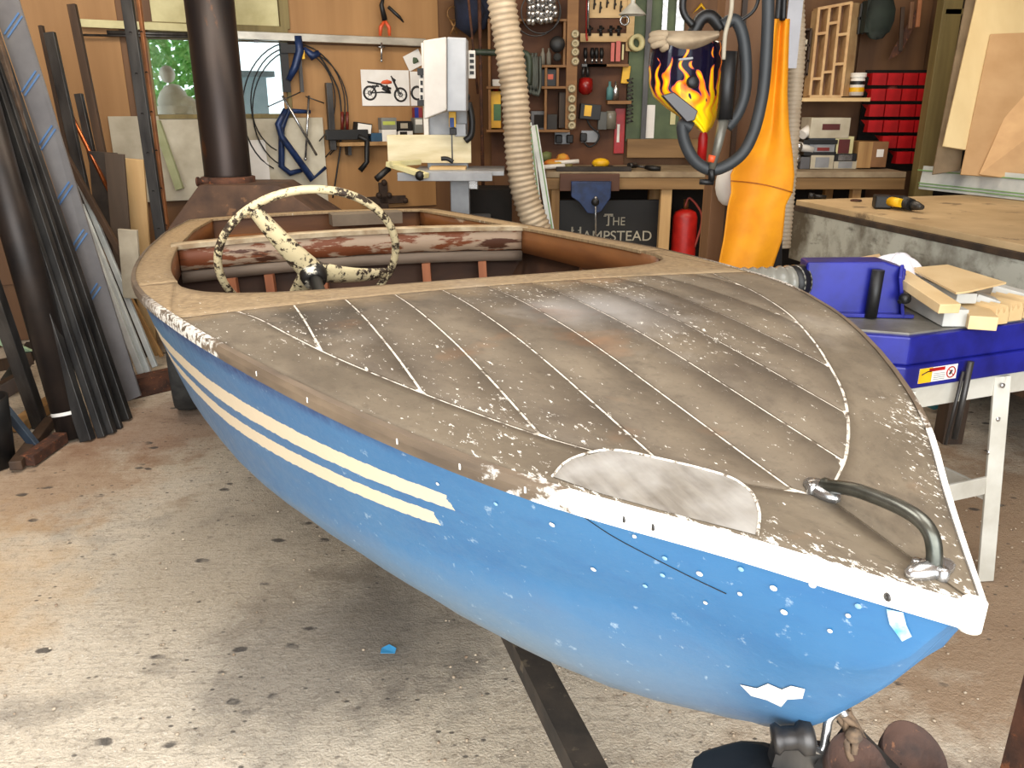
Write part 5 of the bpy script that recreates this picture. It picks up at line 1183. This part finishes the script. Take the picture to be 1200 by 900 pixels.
# torch, cables
bare('torch_cable', MB().tube(smooth_path([MF.at(*p, .10) for p in ((900, -40), (900, 20), (897, 80), (892, 120), (882, 158), (866, 184), (838, 199), (816, 190), (803, 168), (800, 146), (810, 150))], 7), .021, 12), mat('cable_grey', (48, 52, 55), (38, 41, 44), .55), 'thick grey cable looping below the mask beside the apron', 'cable')
bare('torch_cable', MB().tube(smooth_path([MF.at(*p, .05) for p in ((846, 30), (862, 24), (872, 50), (874, 100), (866, 130), (852, 150))], 7), .021, 12), mat('cable_grey', (48, 52, 55)), 'thick dark cable arching from the mask over the post', 'cable')
bare('thin_cable', MB().tube(smooth_path([MF.at(*p, .06) for p in ((893, -30), (886, 8), (868, 24), (850, 30))], 6), .006, 6), blackp, 'thin black lead curving from the top of the post to the mask', 'cable')
bare('thin_cable', MB().tube(smooth_path([MF.at(*p, .06) for p in ((806, -30), (800, 10), (812, 30))], 6), .012, 6), blackp, 'black lead hanging down onto the left of the mask', 'cable')
bare('pale_rope', MB().tube(smooth_path([MF.at(*p, .13) for p in ((858, -30), (857, 12), (850, 40), (848, 70))], 6), .0075, 8), mat('cord_grey', (170, 160, 140)), 'pale cord hanging in front of the mask', 'cord')
tc = thing('welding_torch', 'welding torch with grey nozzle hanging below the mask', 'torch', MF.at(845, 150, .12))
obj('grip', MB().tube([MF.at(*p, .12) for p in ((856, 60), (852, 100), (849, 140))], [.024, .026, .028], 12), blackp, tc)
obj('nozzle', MB().tube([MF.at(*p, .12) for p in ((848, 140), (842, 168), (834, 198))], [.019, .016, .012], 14), mat('nozzle', (128, 126, 116), (100, 98, 90), .4, .4), tc)
obj('nozzle_tip', MB().tube([MF.at(*p, .125) for p in ((835, 182), (833, 190))], [.0135, .0125], 14), orange_p, tc)
obj('end_fitting', MB().tube([MF.at(*p, .12) for p in ((834, 198), (834, 212))], .012, 8).tube([MF.at(*p, .12) for p in ((820, 213), (836, 214))], .010, 8), blackp, tc)
bare('red_bottle', MB().lathe((P(822, 190, 6.25).x, 6.25, bz), [(.001, 0), (.036, 0), (.036, .22), (.018, .27), (.018, .31), (.001, .31)], n=14), red, 'red bottle standing on the back workbench behind the torch', 'bottle')
bare('steel_peg', MB().cyl(P(853, 209, 3.50), P(853, 209, 3.66), .006, 8), steel, 'peg in the post holding the white helmet', 'peg')
cap = thing('hard_hat', 'white helmet with red band hanging behind the orange apron', 'helmet', P(850, 215, 3.5))
obj('dome', MB().ball(P(853, 216, 3.53), (.05, .07, .088), 18), white, cap); obj('red_band', MB().ring(P(858, 214, 3.50), .062, .012, (1, .3, 0), 24, 8), red, cap)
bare('dark_coat', MB().grid(lambda a, b_: P(898 + 22 * b_ - 4 * a, 60 + 270 * a, 3.57 + .03 * math.sin(b_ * 6)), 16, 8, .03, down=(0, 1, 0)), mat('black_cloth', (34, 34, 38), rough=.95), 'black cloth hanging behind the lower edge of the apron', 'cloth')

# ------------------------------------------------------------------ shelves at the right of the back wall
F2 = FY(6.45)
def b2x(name, x0, y0, x1, y1, off, dep, m, label, cat, lm=None, lr=None, tilt=0, group=None): return boxlabel(name, F2, x0, y0, x1, y1, off, dep, m, lm, label, cat, lr, tilt, group)
sf2 = thing('wall_shelf', 'pale wall shelf carrying the plywood tray right of apron', 'shelf', F2.at(975, 118, .1))
obj('board', MB().pbox(F2, 934, 114.5, 1020, 119, -.2, .4), pale, sf2, bevel=.002)
# compartment tray, leaning
tr_ = thing('compartment_tray', 'light plywood tray of ten compartments leaning on the wall shelf', 'tray', F2.at(975, 113, .1))
c00, c10, c11, c01 = (960, 10), (998, 3), (986, 113), (949, 113)
def tq(u, v, off=.12):
    x = (c00[0] * (1 - u) + c10[0] * u) * (1 - v) + (c01[0] * (1 - u) + c11[0] * u) * v; y = (c00[1] * (1 - u) + c10[1] * u) * (1 - v) + (c01[1] * (1 - u) + c11[1] * u) * v
    return F2.at(x, y, off + .08 * v)
bpl = mat('tray_birch', (214, 180, 130), (190, 150, 104), .6, 0, 10)
def tslat(u0, v0, u1, v1, nm, m=bpl): obj(nm, MB().beam(tq(u0, v0) + Vector((0, .06, 0)), tq(u1, v1) + Vector((0, .06, 0)), .018, .12, up=(0, 1, 0)), m, tr_)
for u in (0, .33, .66, 1): tslat(u, 0, u, 1, 'divider')
for v in (0, 1): tslat(0, v, 1, v, 'divider')
for k, vs_ in enumerate(((.29, .80), (.19, .73), (.33, .65))):
    for v in vs_: tslat(k / 3, v, (k + 1) / 3, v, 'divider')
obj('back_panel', MB().slab([tq(0, 0) + Vector((0, .12, 0)), tq(1, 0) + Vector((0, .12, 0)), tq(1, 1) + Vector((0, .12, 0)), tq(0, 1) + Vector((0, .12, 0))], .006), mat('tray_back', (128, 90, 58)), tr_)
obj('side_panel', MB().slab([tq(1.0, 0), F2.at(1007, 4, .0), F2.at(996, 113, .05), tq(1.0, 1)], .01), bpl, tr_)
jq = F2.at(1003, 112, .12)
jr = thing('glue_tub', 'white tub with yellow label beside the plywood tray', 'tub', jq)
js = F2.s(1003, 100, .12)
obj('pot', MB().lathe(jq, [(.001, 0), (8 * js, 0), (8.2 * js, 18 * js), (7.5 * js, 20 * js)], n=18), white, jr); obj('lid', MB().lathe(jq + Vector((0, 0, 20 * js)), [(9 * js, 0), (9 * js, 5 * js), (.001, 5 * js)], n=18), white, jr)
obj('yellow_band', MB().lathe(jq, [(8.35 * js, 4 * js), (8.35 * js, 9 * js)], n=18), yellow, jr); obj('black_band', MB().lathe(jq, [(8.35 * js, 12 * js), (8.35 * js, 16 * js)], n=18), blackp, jr)
# small rack left of the tray
sr_ = thing('small_rack', 'small dark wooden rack between apron and plywood tray', 'rack', F2.at(938, 88, .1))
for y in (33, 52, 70, 86): obj('shelf_board', MB().pbox(F2, 930, y, 949, y + 2.5, 0, .12), tim_dk, sr_)
for x in (930, 947): obj('upright', MB().pbox(F2, x, 33, x + 2, 88, 0, .12), tim_dk, sr_)
b2x('white_box', 933, 46, 946, 59, .02, .1, offw, 'small whitish box in the small dark rack', 'box')
# green bag & hanging tools
bare('green_bag', MB().ball(F2.at(1030, 18, .12), (.11, .08, .16), 14, 0, None, .04).pbox(F2, 1015, 0, 1045, 38, .05, .1), mat('bag_green', (34, 44, 36), (24, 30, 26), .8), 'dark green tool bag hanging right of the plywood tray', 'bag', bevel=.02)
bare('steel_frame_tool', MB().pbox(F2, 1007, 4, 1009, 40, .05, .02).pbox(F2, 1012, 4, 1014, 40, .05, .02).pbox(F2, 1006, 20, 1015, 23, .05, .02), steel, 'narrow steel frame hanging between tray and green bag', 'tool')
for k, (x, y0, y1, m, l) in enumerate([(1075, 0, 32, mat('tool_wood', (170, 110, 70)), 'wooden handle hanging left of the timber door post, right one'), (1066, 2, 34, mat('tool_wood2', (120, 84, 56)), 'thin wooden handle hanging left of the door post, left one'), (1055, 8, 60, tim_dk, 'dark curved tool hanging below the green bag right side')]):
    bare('hand_tool', MB().beam(F2.at(x + 3, y0, .06), F2.at(x, y1, .06), .028, .02, up=(0, 1, 0)), m, l, 'tool', bevel=.004)
bare('hand_saw', MB().slab([F2.at(x, y, .05) for x, y in ((1041, 70), (1046, 58), (1075, 8), (1079, 14), (1056, 62))], .004), rust, 'rusty hand saw hanging on the planked wall', 'saw')
# red bins
bn = thing('bin_rack', 'dark rack holding rows of red storage bins', 'rack', F2.at(1048, 200, .0))
obj('panel', MB().pbox(F2, 1008, 82, 1088, 200, -.22, .02), dark, bn)
binm = mat('bin_red', (186, 20, 26), (150, 12, 18), .4, 0, 8)
ordn = ['top', 'second', 'third', 'fourth', 'fifth', 'lowest']; ordc = ['leftmost', 'second', 'third', 'rightmost']
for r in range(6):
    for c in range(4):
        xl_ = 1016 - r * 1.6 + c * 18; y = 86 + r * 18.2; x2_ = xl_ + 16.5
        if r >= 4 and c < 1: continue
        if r == 5 and c < 2: continue
        bm_ = MB(); a, b_ = F2.at(xl_, y + 14, .1), F2.at(x2_, y + 14, .1); zb_ = a.z; zt3 = F2.at(xl_, y, .1).z; h = zt3 - zb_; yb = F2.o.y - .18; yf = a.y
        w = b_.x - a.x; x = a.x; t_ = .004
        vs = [(x, yf, zb_), (x + w, yf, zb_), (x + w, yb, zb_), (x, yb, zb_), (x, yf - .02, zb_ + h * .62), (x + w, yf - .02, zb_ + h * .62), (x + w, yb, zt3), (x, yb, zt3), (x, yf + .07, zt3), (x + w, yf + .07, zt3)]
        bm_.add(vs, [(0, 1, 2, 3), (0, 4, 5, 1), (3, 2, 6, 7), (0, 3, 7, 8, 4), (1, 5, 9, 6, 2)])
        o = bare('storage_bin', bm_, binm, ordc[c] + ' red bin in the ' + ordn[r] + ' row of the rack', 'bin', 'red storage bins')
        so = o.modifiers.new('t', 'SOLIDIFY'); so.thickness = .004
        if (r * 3 + c * 5) % 4 == 0:
            obj('label_holder', MB().box((x + w / 2, yf - .016, zb_ + h * .3), (w * .5, .004, h * .28)), mat('bin_label', (150, 60, 56)), o)
bare('parts_bag', MB().ball(F2.at(1045, 108, .13), (.05, .03, .05), 8, 0, None, .1), mat('bag_clear', (120, 60, 50)), 'clear bag hanging over the second row of red bins', 'bag')
bare('white_bag', MB().ball(F2.at(1064, 109, .13), (.06, .02, .02), 8, 0, None, .3), white, 'crumpled white bag sticking out of a red bin', 'bag')
# boxes on the bench below
bzz = [('cardboard_box', 1005, 166, 1022, 197, tim, None, 'brown cardboard box standing next to the red bins'), ('cardboard_box', 1022, 166, 1040, 196, mat('kraft', (140, 100, 64)), paper, 'brown carton with white labels beside the red bins'),
       ('white_carton', 950, 138, 996, 162, offw, mat('carton_print', (90, 30, 30)), 'large white carton with dark red print'), ('white_carton', 978, 160, 1000, 182, cream, mat('carton_print', (90, 30, 30)), 'cream carton under the large white one'),
       ('black_tool_case', 949, 148, 980, 166, mat('case_slate', (50, 56, 66)), None, 'slate grey tool case in the pile of boxes'), ('black_tray', 942, 164, 982, 169, blackp, None, 'black tray lying under the slate case'),
       ('grey_box', 948, 169, 980, 182, greyp, mat('print_red', (130, 40, 36)), 'grey box with a red print line'), ('black_strip', 942, 178, 980, 182.5, blackp, None, 'lower black tray in the box pile'),
       ('disc_box', 950, 182, 977, 198, offw, greyp, 'white box printed with a grey saw disc'), ('disc_box', 977, 188, 1004, 198, offw, greyp, 'low white box with a grey disc at the pile foot'),
       ('power_supply', 977, 180, 1004, 189, blackp, chrome, 'black box with bright trim on the low white box'), ('grey_box', 938, 184, 949, 198, mat('grey3', (100, 100, 104)), None, 'narrow grey box at the left of the box pile')]
bz2 = F2.at(980, 198, .2).z
for k, (n_, x0, y0, x1, y1, m, lm, l) in enumerate(bzz): b2x(n_, x0, y0, x1, y1, .0 + .005 * (k % 3), .22, m, l, 'box', lm, (.3, .3, .75, .6) if 'red' in l else (.2, .15, .8, .9))
bare('paper_roll', MB().cyl(F2.at(932, 170, .2), F2.at(952, 176, .2), .03, 12).cyl(F2.at(940, 158, .2), F2.at(950, 150, .15), .035, 10), white, 'white paper rolls beside the apron', 'roll')
for k, (x, y) in enumerate(((934, 186), (936, 172), (932, 178))): bare('steel_fitting', MB().ball(F2.at(x, y, .24), (.03, .03, .035), 10), chrome, ['lower', 'upper', 'middle'][k] + ' bright metal fitting next to the apron', 'fitting')
# timber frame of the doorway and a near-black panel standing for the shaded gap
dp = FY(6.05)
struct('door_1', MB().pbox(dp, 1086, -30, 1108, 300, -.1, .1), tim_gr, .004)
struct('trim_5', MB().pbox(dp, 1108, 10, 1134, 17, -.06, .06), tim_gr, .003)
gapm = MB().pbox(FY(6.6), 1092, -40, 1200, 240, 0, .02); struct('gap_shade', gapm, dark)
struct('trim_7', MB().pbox(F2, 1010, -30, 1090, 86, -.24, .015), ply_dk, .002)
# sheets leaning at the right
sh5 = [('plywood_sheet', [(1148, -20), (1260, -20), (1220, 190), (1104, 172)], [5.35, 5.3, 4.9, 5.0], wood('birch_ply', (214, 194, 148), (194, 170, 124), 'z', 4), 'tall pale plywood sheet leaning at the right'),
       ('hardboard_sheet', [(1160, 41), (1290, 36), (1260, 215), (1125, 205)], [5.2, 5.1, 4.8, 4.92], mdf, 'brown hardboard sheet leaning in front of the pale plywood'),
       ('hardboard_offcut', [(1187, 115), (1280, 105), (1260, 220), (1147, 205)], [5.05, 4.9, 4.75, 4.87], mat('mdf_light', (200, 162, 116), (186, 148, 104)), 'lighter triangular hardboard offcut in front of the brown sheet'),
       ('chipboard_sheet', [(1135, -20), (1152, -20), (1124, 200), (1092, 205)], [5.45, 5.45, 5.05, 5.05], mat('chip_grey', (130, 112, 88), (110, 94, 72)), 'narrow grey-brown board edge behind the pale plywood'),
       ]
for n_, pxs, ys, m, l in sh5: bare(n_, quadslab(pxs, ys, .012), m, l, 'sheet')
# ------------------------------------------------------------------ right bench
RZ = .95
e1 = at_z(933, 234, RZ); e2 = at_z(1200, 287, RZ); ed = (e2 - e1).normalized(); e3 = e1 + ed * 2.6
nr = Vector((ed.y, -ed.x, 0)); nr = nr if nr.x > 0 else -nr
f1 = at_z(928, 227, RZ); fr_ = e1 + nr * 1.5; 
rb = thing('side_workbench', 'workbench at the right with paint-smeared side and plywood top', 'workbench', (e1.x + .6, 4.0, 0))
topm = mat('bench_ply', (196, 170, 130), (170, 144, 106), .65, 0, 3, (1, 1, 1), c3=(128, 108, 82), t3=.60)
back1, back3 = e1 + nr * 1.35, e3 + nr * 1.35
obj('bench_top', MB().slab([e1, e3, back3, back1], .03), topm, rb, bevel=.003)
t = NT('smeared_paint'); v = t.coord(); n1 = t.noise(v, 2.6, 5, .6); n2 = t.noise(v, 13, 6, .7); n3 = t.noise(t.map(v, (1, 1, 3)), 7, 5, .6)
col = t.mix(t.step(n1, .42, .58), lin(176, 178, 168), lin(84, 76, 62)); col = t.mix(t.step(n2, .5, .68, 0, .7), col, lin(120, 116, 104)); col = t.mix(t.step(n3, .58, .7, 0, .7), col, lin(44, 38, 30))
smear = t.done(col, .7)
apz = RZ - .03
def rbs(a, b_, zt_, zb_, th, m, name):
    return obj(name, MB().slab([Vector((a.x, a.y, zt_)), Vector((a.x, a.y, zb_)), Vector((b_.x, b_.y, zb_)), Vector((b_.x, b_.y, zt_))], th), m, rb, bevel=.002)
ins = nr * .02
rbs(e1 + ins, e3 + ins, apz - .001, apz - .30, -.03, smear, 'side_apron')
rbs(e1 + ins * .3, e3 + ins * .3, apz + .0, apz - .028, -.02, mat('edge_dark', (70, 54, 40), (44, 36, 30), .7, 0, 12), 'edge_strip')
obj('end_apron', MB().slab([Vector((p.x, p.y, z)) for p, z in ((e1, apz), (back1, apz), (back1, apz - .3), (e1, apz - .3))], .03), smear, rb)
for p in (e1 + nr * .1 + ed * .1, e3 + nr * .1 - ed * .1, back1 + ed * .1 - nr * .1, back3 - ed * .1 - nr * .1, (e1 + e3) / 2 + nr * .1):
    obj('leg', MB().box((p.x, p.y, (apz - .3) / 2), (.09, .09, apz - .3)), tim_dk, rb)
obj('under_shelf', MB().slab([Vector((p.x, p.y, .36)) for p in (e1 + nr * .1, e3 + nr * .1, back3 - nr * .1, back1 - nr * .1)], .03), tim_dk, rb)
# dark clutter below bench
for k, (px, py, z, sx_, sz_, m, l) in enumerate([(930, 305, .60, .12, .10, tim, 'sawn block end under the near corner of the side bench'), (965, 312, .52, .25, .10, blackp, 'black case under the side bench'), (948, 318, .50, .08, .14, rubber, 'black round tin beneath the side bench'), (1010, 308, .55, .3, .08, steel, 'dark steel plate under the side bench')]):
    p = at_z(px, py, z) + nr * .12; bare('under_bench_block' if k != 2 else 'black_tin', MB().box((p.x, p.y + .1, .345 + .03 + sz_ / 2), (sx_, .2, sz_)), m, l, 'block' if k != 2 else 'tin', bevel=.006)
# long white green rail at the foot of the sheets
ra, rb_ = at_z(1076, 222, RZ), at_z(1235, 240, RZ)
gr_ = thing('guide_rail', 'long white aluminium rail with green lines lying on the side bench', 'rail', (ra + rb_) / 2)
rd = (rb_ - ra).normalized(); up_ = Vector((0, .42, .9)).normalized()
t0 = up_ * .155
rr = [ra, rb_, rb_ + t0, ra + t0 + rd * .05]
obj('extrusion', MB().slab([p + Vector((0, 0, .004)) for p in rr], .012), mat('white_alu', (214, 218, 216)), gr_, bevel=.002)
for f in (.14, .26, .80):
    a = ra + t0 * f + Vector((0, -.012, .004)); b_ = rb_ + t0 * f + Vector((0, -.012, .004)); obj('green_line', MB().beam(a, b_, .012 if f != .26 else .006, .006, up=up_), mat('line_green', (120, 160, 100)), gr_)
# cordless drill lying down
dq = at_z(1050, 241, RZ)
cd = thing('cordless_drill', 'black and yellow cordless drill lying on the side bench', 'drill', dq)
q = lambda px, py, z=.05: at_z(px, py, RZ + z)
obj('battery', MB().box(q(1034, 236, .035), (.085, .10, .065), Matrix.Rotation(-.25, 3, 'Z')), blackp, cd, bevel=.008)
obj('handle', MB().tube([q(1043, 236, .04), q(1056, 238, .04)], [.025, .022], 10), yellow, cd)
obj('motor_body', MB().tube([q(1046, 233, .04), q(1058, 237, .04), q(1068, 240, .035)], [.02, .034, .03], 12), blackp, cd)
obj('chuck', MB().tube([q(1067, 240, .033), q(1074, 241, .033), q(1081, 243, .03)], [.026, .022, .012], 12), steel, cd)
p1, p2 = q(948, 229, .02), q(968, 231, .012)
bare('marker_pen', MB().cyl(p1, p1.lerp(p2, .3), .016, 8).cyl(p1.lerp(p2, .3), p2, .010, 8), blackp, 'small black tool lying at the far end of the side bench', 'tool')
p = at_z(1003, 236, RZ); bare('washer', MB().ring(p + Vector((0, 0, .005)), .025, .006, (0, 0, 1), 16, 6), rust, 'dark washer lying on the side bench', 'washer')

# ------------------------------------------------------------------ blue table saw
SO = Vector((1.118, 2.24, 0)); su = Vector((.932, .363, 0)).normalized(); sv = Vector((-su.y, su.x, 0)); SR = Matrix((su, sv, Vector((0, 0, 1)))).transposed()
def S3(u, v_, z): return SO + su * u + sv * v_ + Vector((0, 0, z))
ts = thing('table_saw', 'blue table saw on a white steel stand beside the bow', 'table saw', S3(.38, .25, 0))
TZ = .85
body = MB().slab([S3(-.0, -.0, TZ - .004), S3(.78, 0, TZ - .004), S3(.78, .62, TZ - .004), S3(-.12, .62, TZ - .004), S3(-.15, .12, TZ - .004)][::1], .085)
obj('body', body, blue_s, ts, bevel=.006)
obj('base_band', MB().slab([S3(-.012, -.012, TZ - .088), S3(.79, -.012, TZ - .088), S3(.79, .64, TZ - .088), S3(-.13, .64, TZ - .088), S3(-.165, .11, TZ - .088)], .07), blue_s, ts, bevel=.006)
obj('table_top', MB().slab([S3(.015, .02, TZ + .002), S3(.77, .02, TZ + .002), S3(.77, .6, TZ + .002), S3(-.10, .6, TZ + .002), S3(-.12, .13, TZ + .002)], .010), mat('cast_table', (150, 148, 140), (116, 112, 104), .5, .4, 9), ts, bevel=.001)
# warning label
def slabel(u0, u1, z0, z1, m, name, off=.014): return obj(name, MB().slab([S3(u0, -off, z1), S3(u0, -off, z0), S3(u1, -off, z0), S3(u1, -off, z1)], .001), m, ts)
lb = slabel(.04, .185, TZ - .142, TZ - .098, white, 'warning_label')
slabel(.04, .088, TZ - .142, TZ - .098, yellow, 'label_panel', .0152); slabel(.075, .135, TZ - .110, TZ - .100, red, 'label_panel', .0158)
for k in range(4): slabel(.094, .138, TZ - .117 - .006 * k, TZ - .1185 - .006 * k, greyp, 'label_text_line', .0156)
ce = S3(.161, -.0155, TZ - .12)
obj('prohibition_sign', MB().ring(ce, .016, .0018, sv, 24, 5).cyl(ce - su * .011 + Vector((0, 0, .011)), ce + su * .011 - Vector((0, 0, .011)), .0014, 6), red, ts)
obj('label_symbol', MB().tube([S3(.048, -.0162, TZ - .116), S3(.07, -.0162, TZ - .108), S3(.082, -.0162, TZ - .109)], .0016, 5).tube([S3(.155, -.0162, TZ - .126), S3(.163, -.0162, TZ - .114)], .0025, 5), blackp, ts)
# rip fence bracket and locking rod
obj('lock_rod', MB().cyl(S3(.215, -.03, TZ - .09), S3(.205, -.03, TZ - .33), .009, 10).cyl(S3(.198, -.025, TZ - .12), S3(.185, -.02, TZ - .35), .005, 8), steel, ts)
# fence / dust housing at the rear left
hsg = MB().slab([S3(-.13, .30, TZ + .004), S3(.13, .17, TZ + .004), S3(.13, .17, TZ + .15), S3(.07, .17 + .03, TZ + .17), S3(-.13, .30, TZ + .165)], .09)
obj('blade_housing', hsg, blue_s, ts, bevel=.006)
obj('housing_foot', MB().slab([S3(-.15, .28, TZ + .004), S3(.15, .135, TZ + .004), S3(.16, .17, TZ + .004), S3(-.14, .32, TZ + .004)], -.012), blue_s, ts, bevel=.002)
obj('end_plate', MB().slab([S3(.125, .145, TZ + .004), S3(.175, .21, TZ + .004), S3(.175, .21, TZ + .12), S3(.115, .17, TZ + .165), S3(.095, .15, TZ + .13)], .01), blue_s, ts, bevel=.002)
obj('pillar', MB().cyl(S3(.035, .19, TZ + .006), S3(.04, .19, TZ + .15), .018, 14), blackp, ts); obj('lock_knob', MB().lathe(S3(.10, .15, TZ + .07), [(.001, .03), (.012, .03), (.016, .02), (.016, .008), (.008, 0)], -sv, 10).beam(S3(.08, .135, TZ + .06), S3(.118, .135, TZ + .08), .01, .01), blackp, ts)
# dust hose, clear with wire
t = NT('clear_hose'); t.b.inputs['Transmission Weight'].default_value = .35; clear = t.done(lin(150, 148, 138), .25)
h0 = S3(-.12, .33, TZ + .10); 
hpth = [h0, h0 - su * .10 + Vector((0, .01, .0)), h0 - su * .20 + Vector((0, .08, -.01)), h0 - su * .26 + Vector((-.02, .22, -.04)), h0 - su * .24 + Vector((-.05, .42, -.14))]
bare('dust_hose', corrugated(hpth, .050, .026, 18, .06), clear, 'clear grey ribbed hose fixed to the blue saw housing', 'hose')
obj('hose_collar', MB().tube([h0 + su * .0, h0 - su * .05], .052, 20), blackp, ts)
obj('side_box', MB().box(S3(-.11, .06, TZ - .10), (.05, .12, .04), SR), blackp, ts, bevel=.004)
# stand
st_ = thing('saw_stand', 'white painted steel stand under the blue table saw', 'stand', S3(.38, .3, 0))
wst = mat('white_steel', (206, 204, 194), (184, 180, 168), .5, .1, 8, c3=(120, 96, 70), t3=.7)
zr = TZ - .16
def sbeam(a, b_, w, h, name='rail'): return obj(name, MB().beam(a, b_, w, h), wst, st_, bevel=.002)
for v_ in (.01, .58):
    sbeam(S3(-.02, v_, zr - .035), S3(.70, v_, zr - .035), .012, .066)
    sbeam(S3(.03, v_ - (.03 if v_ < .3 else -.03), .33), S3(.43, v_ - (.03 if v_ < .3 else -.03), .33), .010, .06)
for u in (.0, .40): sbeam(S3(u, -.01, zr - .03), S3(u, .6, zr - .03), .01, .05); sbeam(S3(u, -.03, .30), S3(u, .62, .30), .012, .045)
for u, du in ((.02, -.06), (.395, .03)):
    for v_, dv in ((.0, -.06), (.6, .06)):
        sbeam(S3(u, v_, zr - .005), S3(u + du, v_ + dv, .0), .05, .012, 'leg'); sbeam(S3(u + .022, v_ + .02, zr - .01), S3(u + du + .022, v_ + dv + .02, .0), .012, .04, 'leg_flange')
for k in range(3):
    obj('bolt', MB().lathe(S3(.385 + .01 * (k % 2), -.012, zr - .03 - .11 * k), [(.008, 0), (.008, .006), (.001, .007)], -sv, 8), chrome, st_)
obj('bolt', MB().lathe(S3(.0, -.0, zr - .03), [(.009, 0), (.009, .008), (.001, .009)], -sv, 8).lathe(S3(.0, -.0, zr - .055), [(.009, 0), (.009, .008), (.001, .009)], -sv, 8), chrome, st_)
# teal rubber feet of another stand seen between
for k, (px, py) in enumerate(((1095, 478), (1143, 464))):
    p = at_z(px, py, .02) ; ft = thing('trestle_leg', ['left', 'right'][k] + ' grey trestle leg with teal rubber foot behind the saw stand', 'leg', p, 'trestle legs with teal feet')
    obj('rubber_foot', MB().box(p + Vector((0, 0, .035)), (.06, .05, .07), SR), mat('teal_rubber', (40, 100, 104), (26, 76, 80)), ft, bevel=.006); obj('tube', MB().beam(p + Vector((0, 0, .05)), p + Vector((.07, .03, .33)), .03, .03), greyp, ft, bevel=.002)
# offcuts on the saw table
gyw = mat('offcut_edge', (196, 196, 190), (180, 180, 174), .7); topw = mat('offcut_face', (222, 196, 150), (206, 176, 128), .6, 0, 5)
def plank3(name, a, b_, w, h, label, m=topw, em=None, z=0):
    return bare(name, MB().beam(a, b_, w, h), m, label, 'offcut', 'offcuts on the table saw', .002)
Z = lambda px, py, z: at_z(px, py, TZ + z)
plank3('wood_offcut', Z(1120, 373, .03), Z(1060, 342, .03), .07, .05, 'grey-edged block lying flat under the thick offcut', gyw)
plank3('wood_offcut', Z(1113, 362, .075), Z(1052, 322, .115), .062, .028, 'thick pale offcut tilted on top of the pile', topw)
plank3('wood_offcut', Z(1133, 350, .07), Z(1082, 328, .07), .06, .03, 'grey-ended bar behind the thick tilted offcut', gyw)
plank3('wood_offcut', Z(1166, 357, .04), Z(1140, 348, .06), .07, .035, 'short rounded grey-ended offcut at the pile centre', gyw)
plank3('wood_offcut', Z(1152, 379, .025), Z(1128, 352, .03), .075, .04, 'pale offcut at the front edge of the saw table', topw)
plank3('wood_offcut', Z(1215, 352, .04), Z(1165, 338, .06), .05, .03, 'narrow offcut at the right edge behind the notched pieces', gyw)
bare('plywood_offcut', MB().slab([Z(1066, 316, .11), Z(1120, 345, .10), Z(1136, 343, .10), Z(1179, 333, .10), Z(1110, 312, .12)][::-1], .006), topw, 'thin flat piece of pale plywood on top of the offcuts', 'offcut')
bare('plywood_offcut', MB().slab([Z(985, 308, .12), Z(1005, 318, .12), Z(1040, 318, .12), Z(1030, 300, .12)][::-1], .008), topw, 'pale plywood corner showing left of the white rag', 'offcut')
# notched pieces
for k in range(3):
    x = 1165 + 17 * k; y = 377 - 4 * k; nb = MB(); a = Z(x, y, .012)
    d = sv; pr = []
    ztop = .038
    for i in range(4): pr += [(i * .012, 0), (i * .012 + .006, ztop * .6)]
    base = a
    pts = [base + su * (i * .011) + Vector((0, 0, (.02 if i % 2 else .045))) for i in range(6)] + [base + su * .055 + Vector((0, 0, -.010)), base + Vector((0, 0, -.010))]
    nb.slab(pts, -.16 if k < 2 else -.12)
    bare('notched_offcut', nb, topw, ['left', 'middle', 'right'][k] + ' saw-toothed offcut along the right front of the saw', 'offcut', 'notched offcuts')
# white rag
rg = MB(); rc = Z(1050, 318, .10)
def ragf(a, b_):
    an = b_ * 2 * math.pi; r = a * .085 * (1 + .18 * math.sin(3 * an + 1) + .08 * math.sin(7 * an)); hgt = .075 * (1 - a ** 1.8) + .010 * math.sin(5 * an + a * 6) * a + .006 * math.sin(9 * an)
    return rc + su * (r * math.cos(an) * 1.35) + sv * (r * math.sin(an)) + Vector((0, 0, hgt - .02))
rg.grid(ragf, 14, 40)
bare('white_rag', rg, mat('white_cloth', (238, 236, 240), (224, 222, 230), .9, 0, 9), 'crumpled white rag lying on the offcuts behind the blue housing', 'rag')
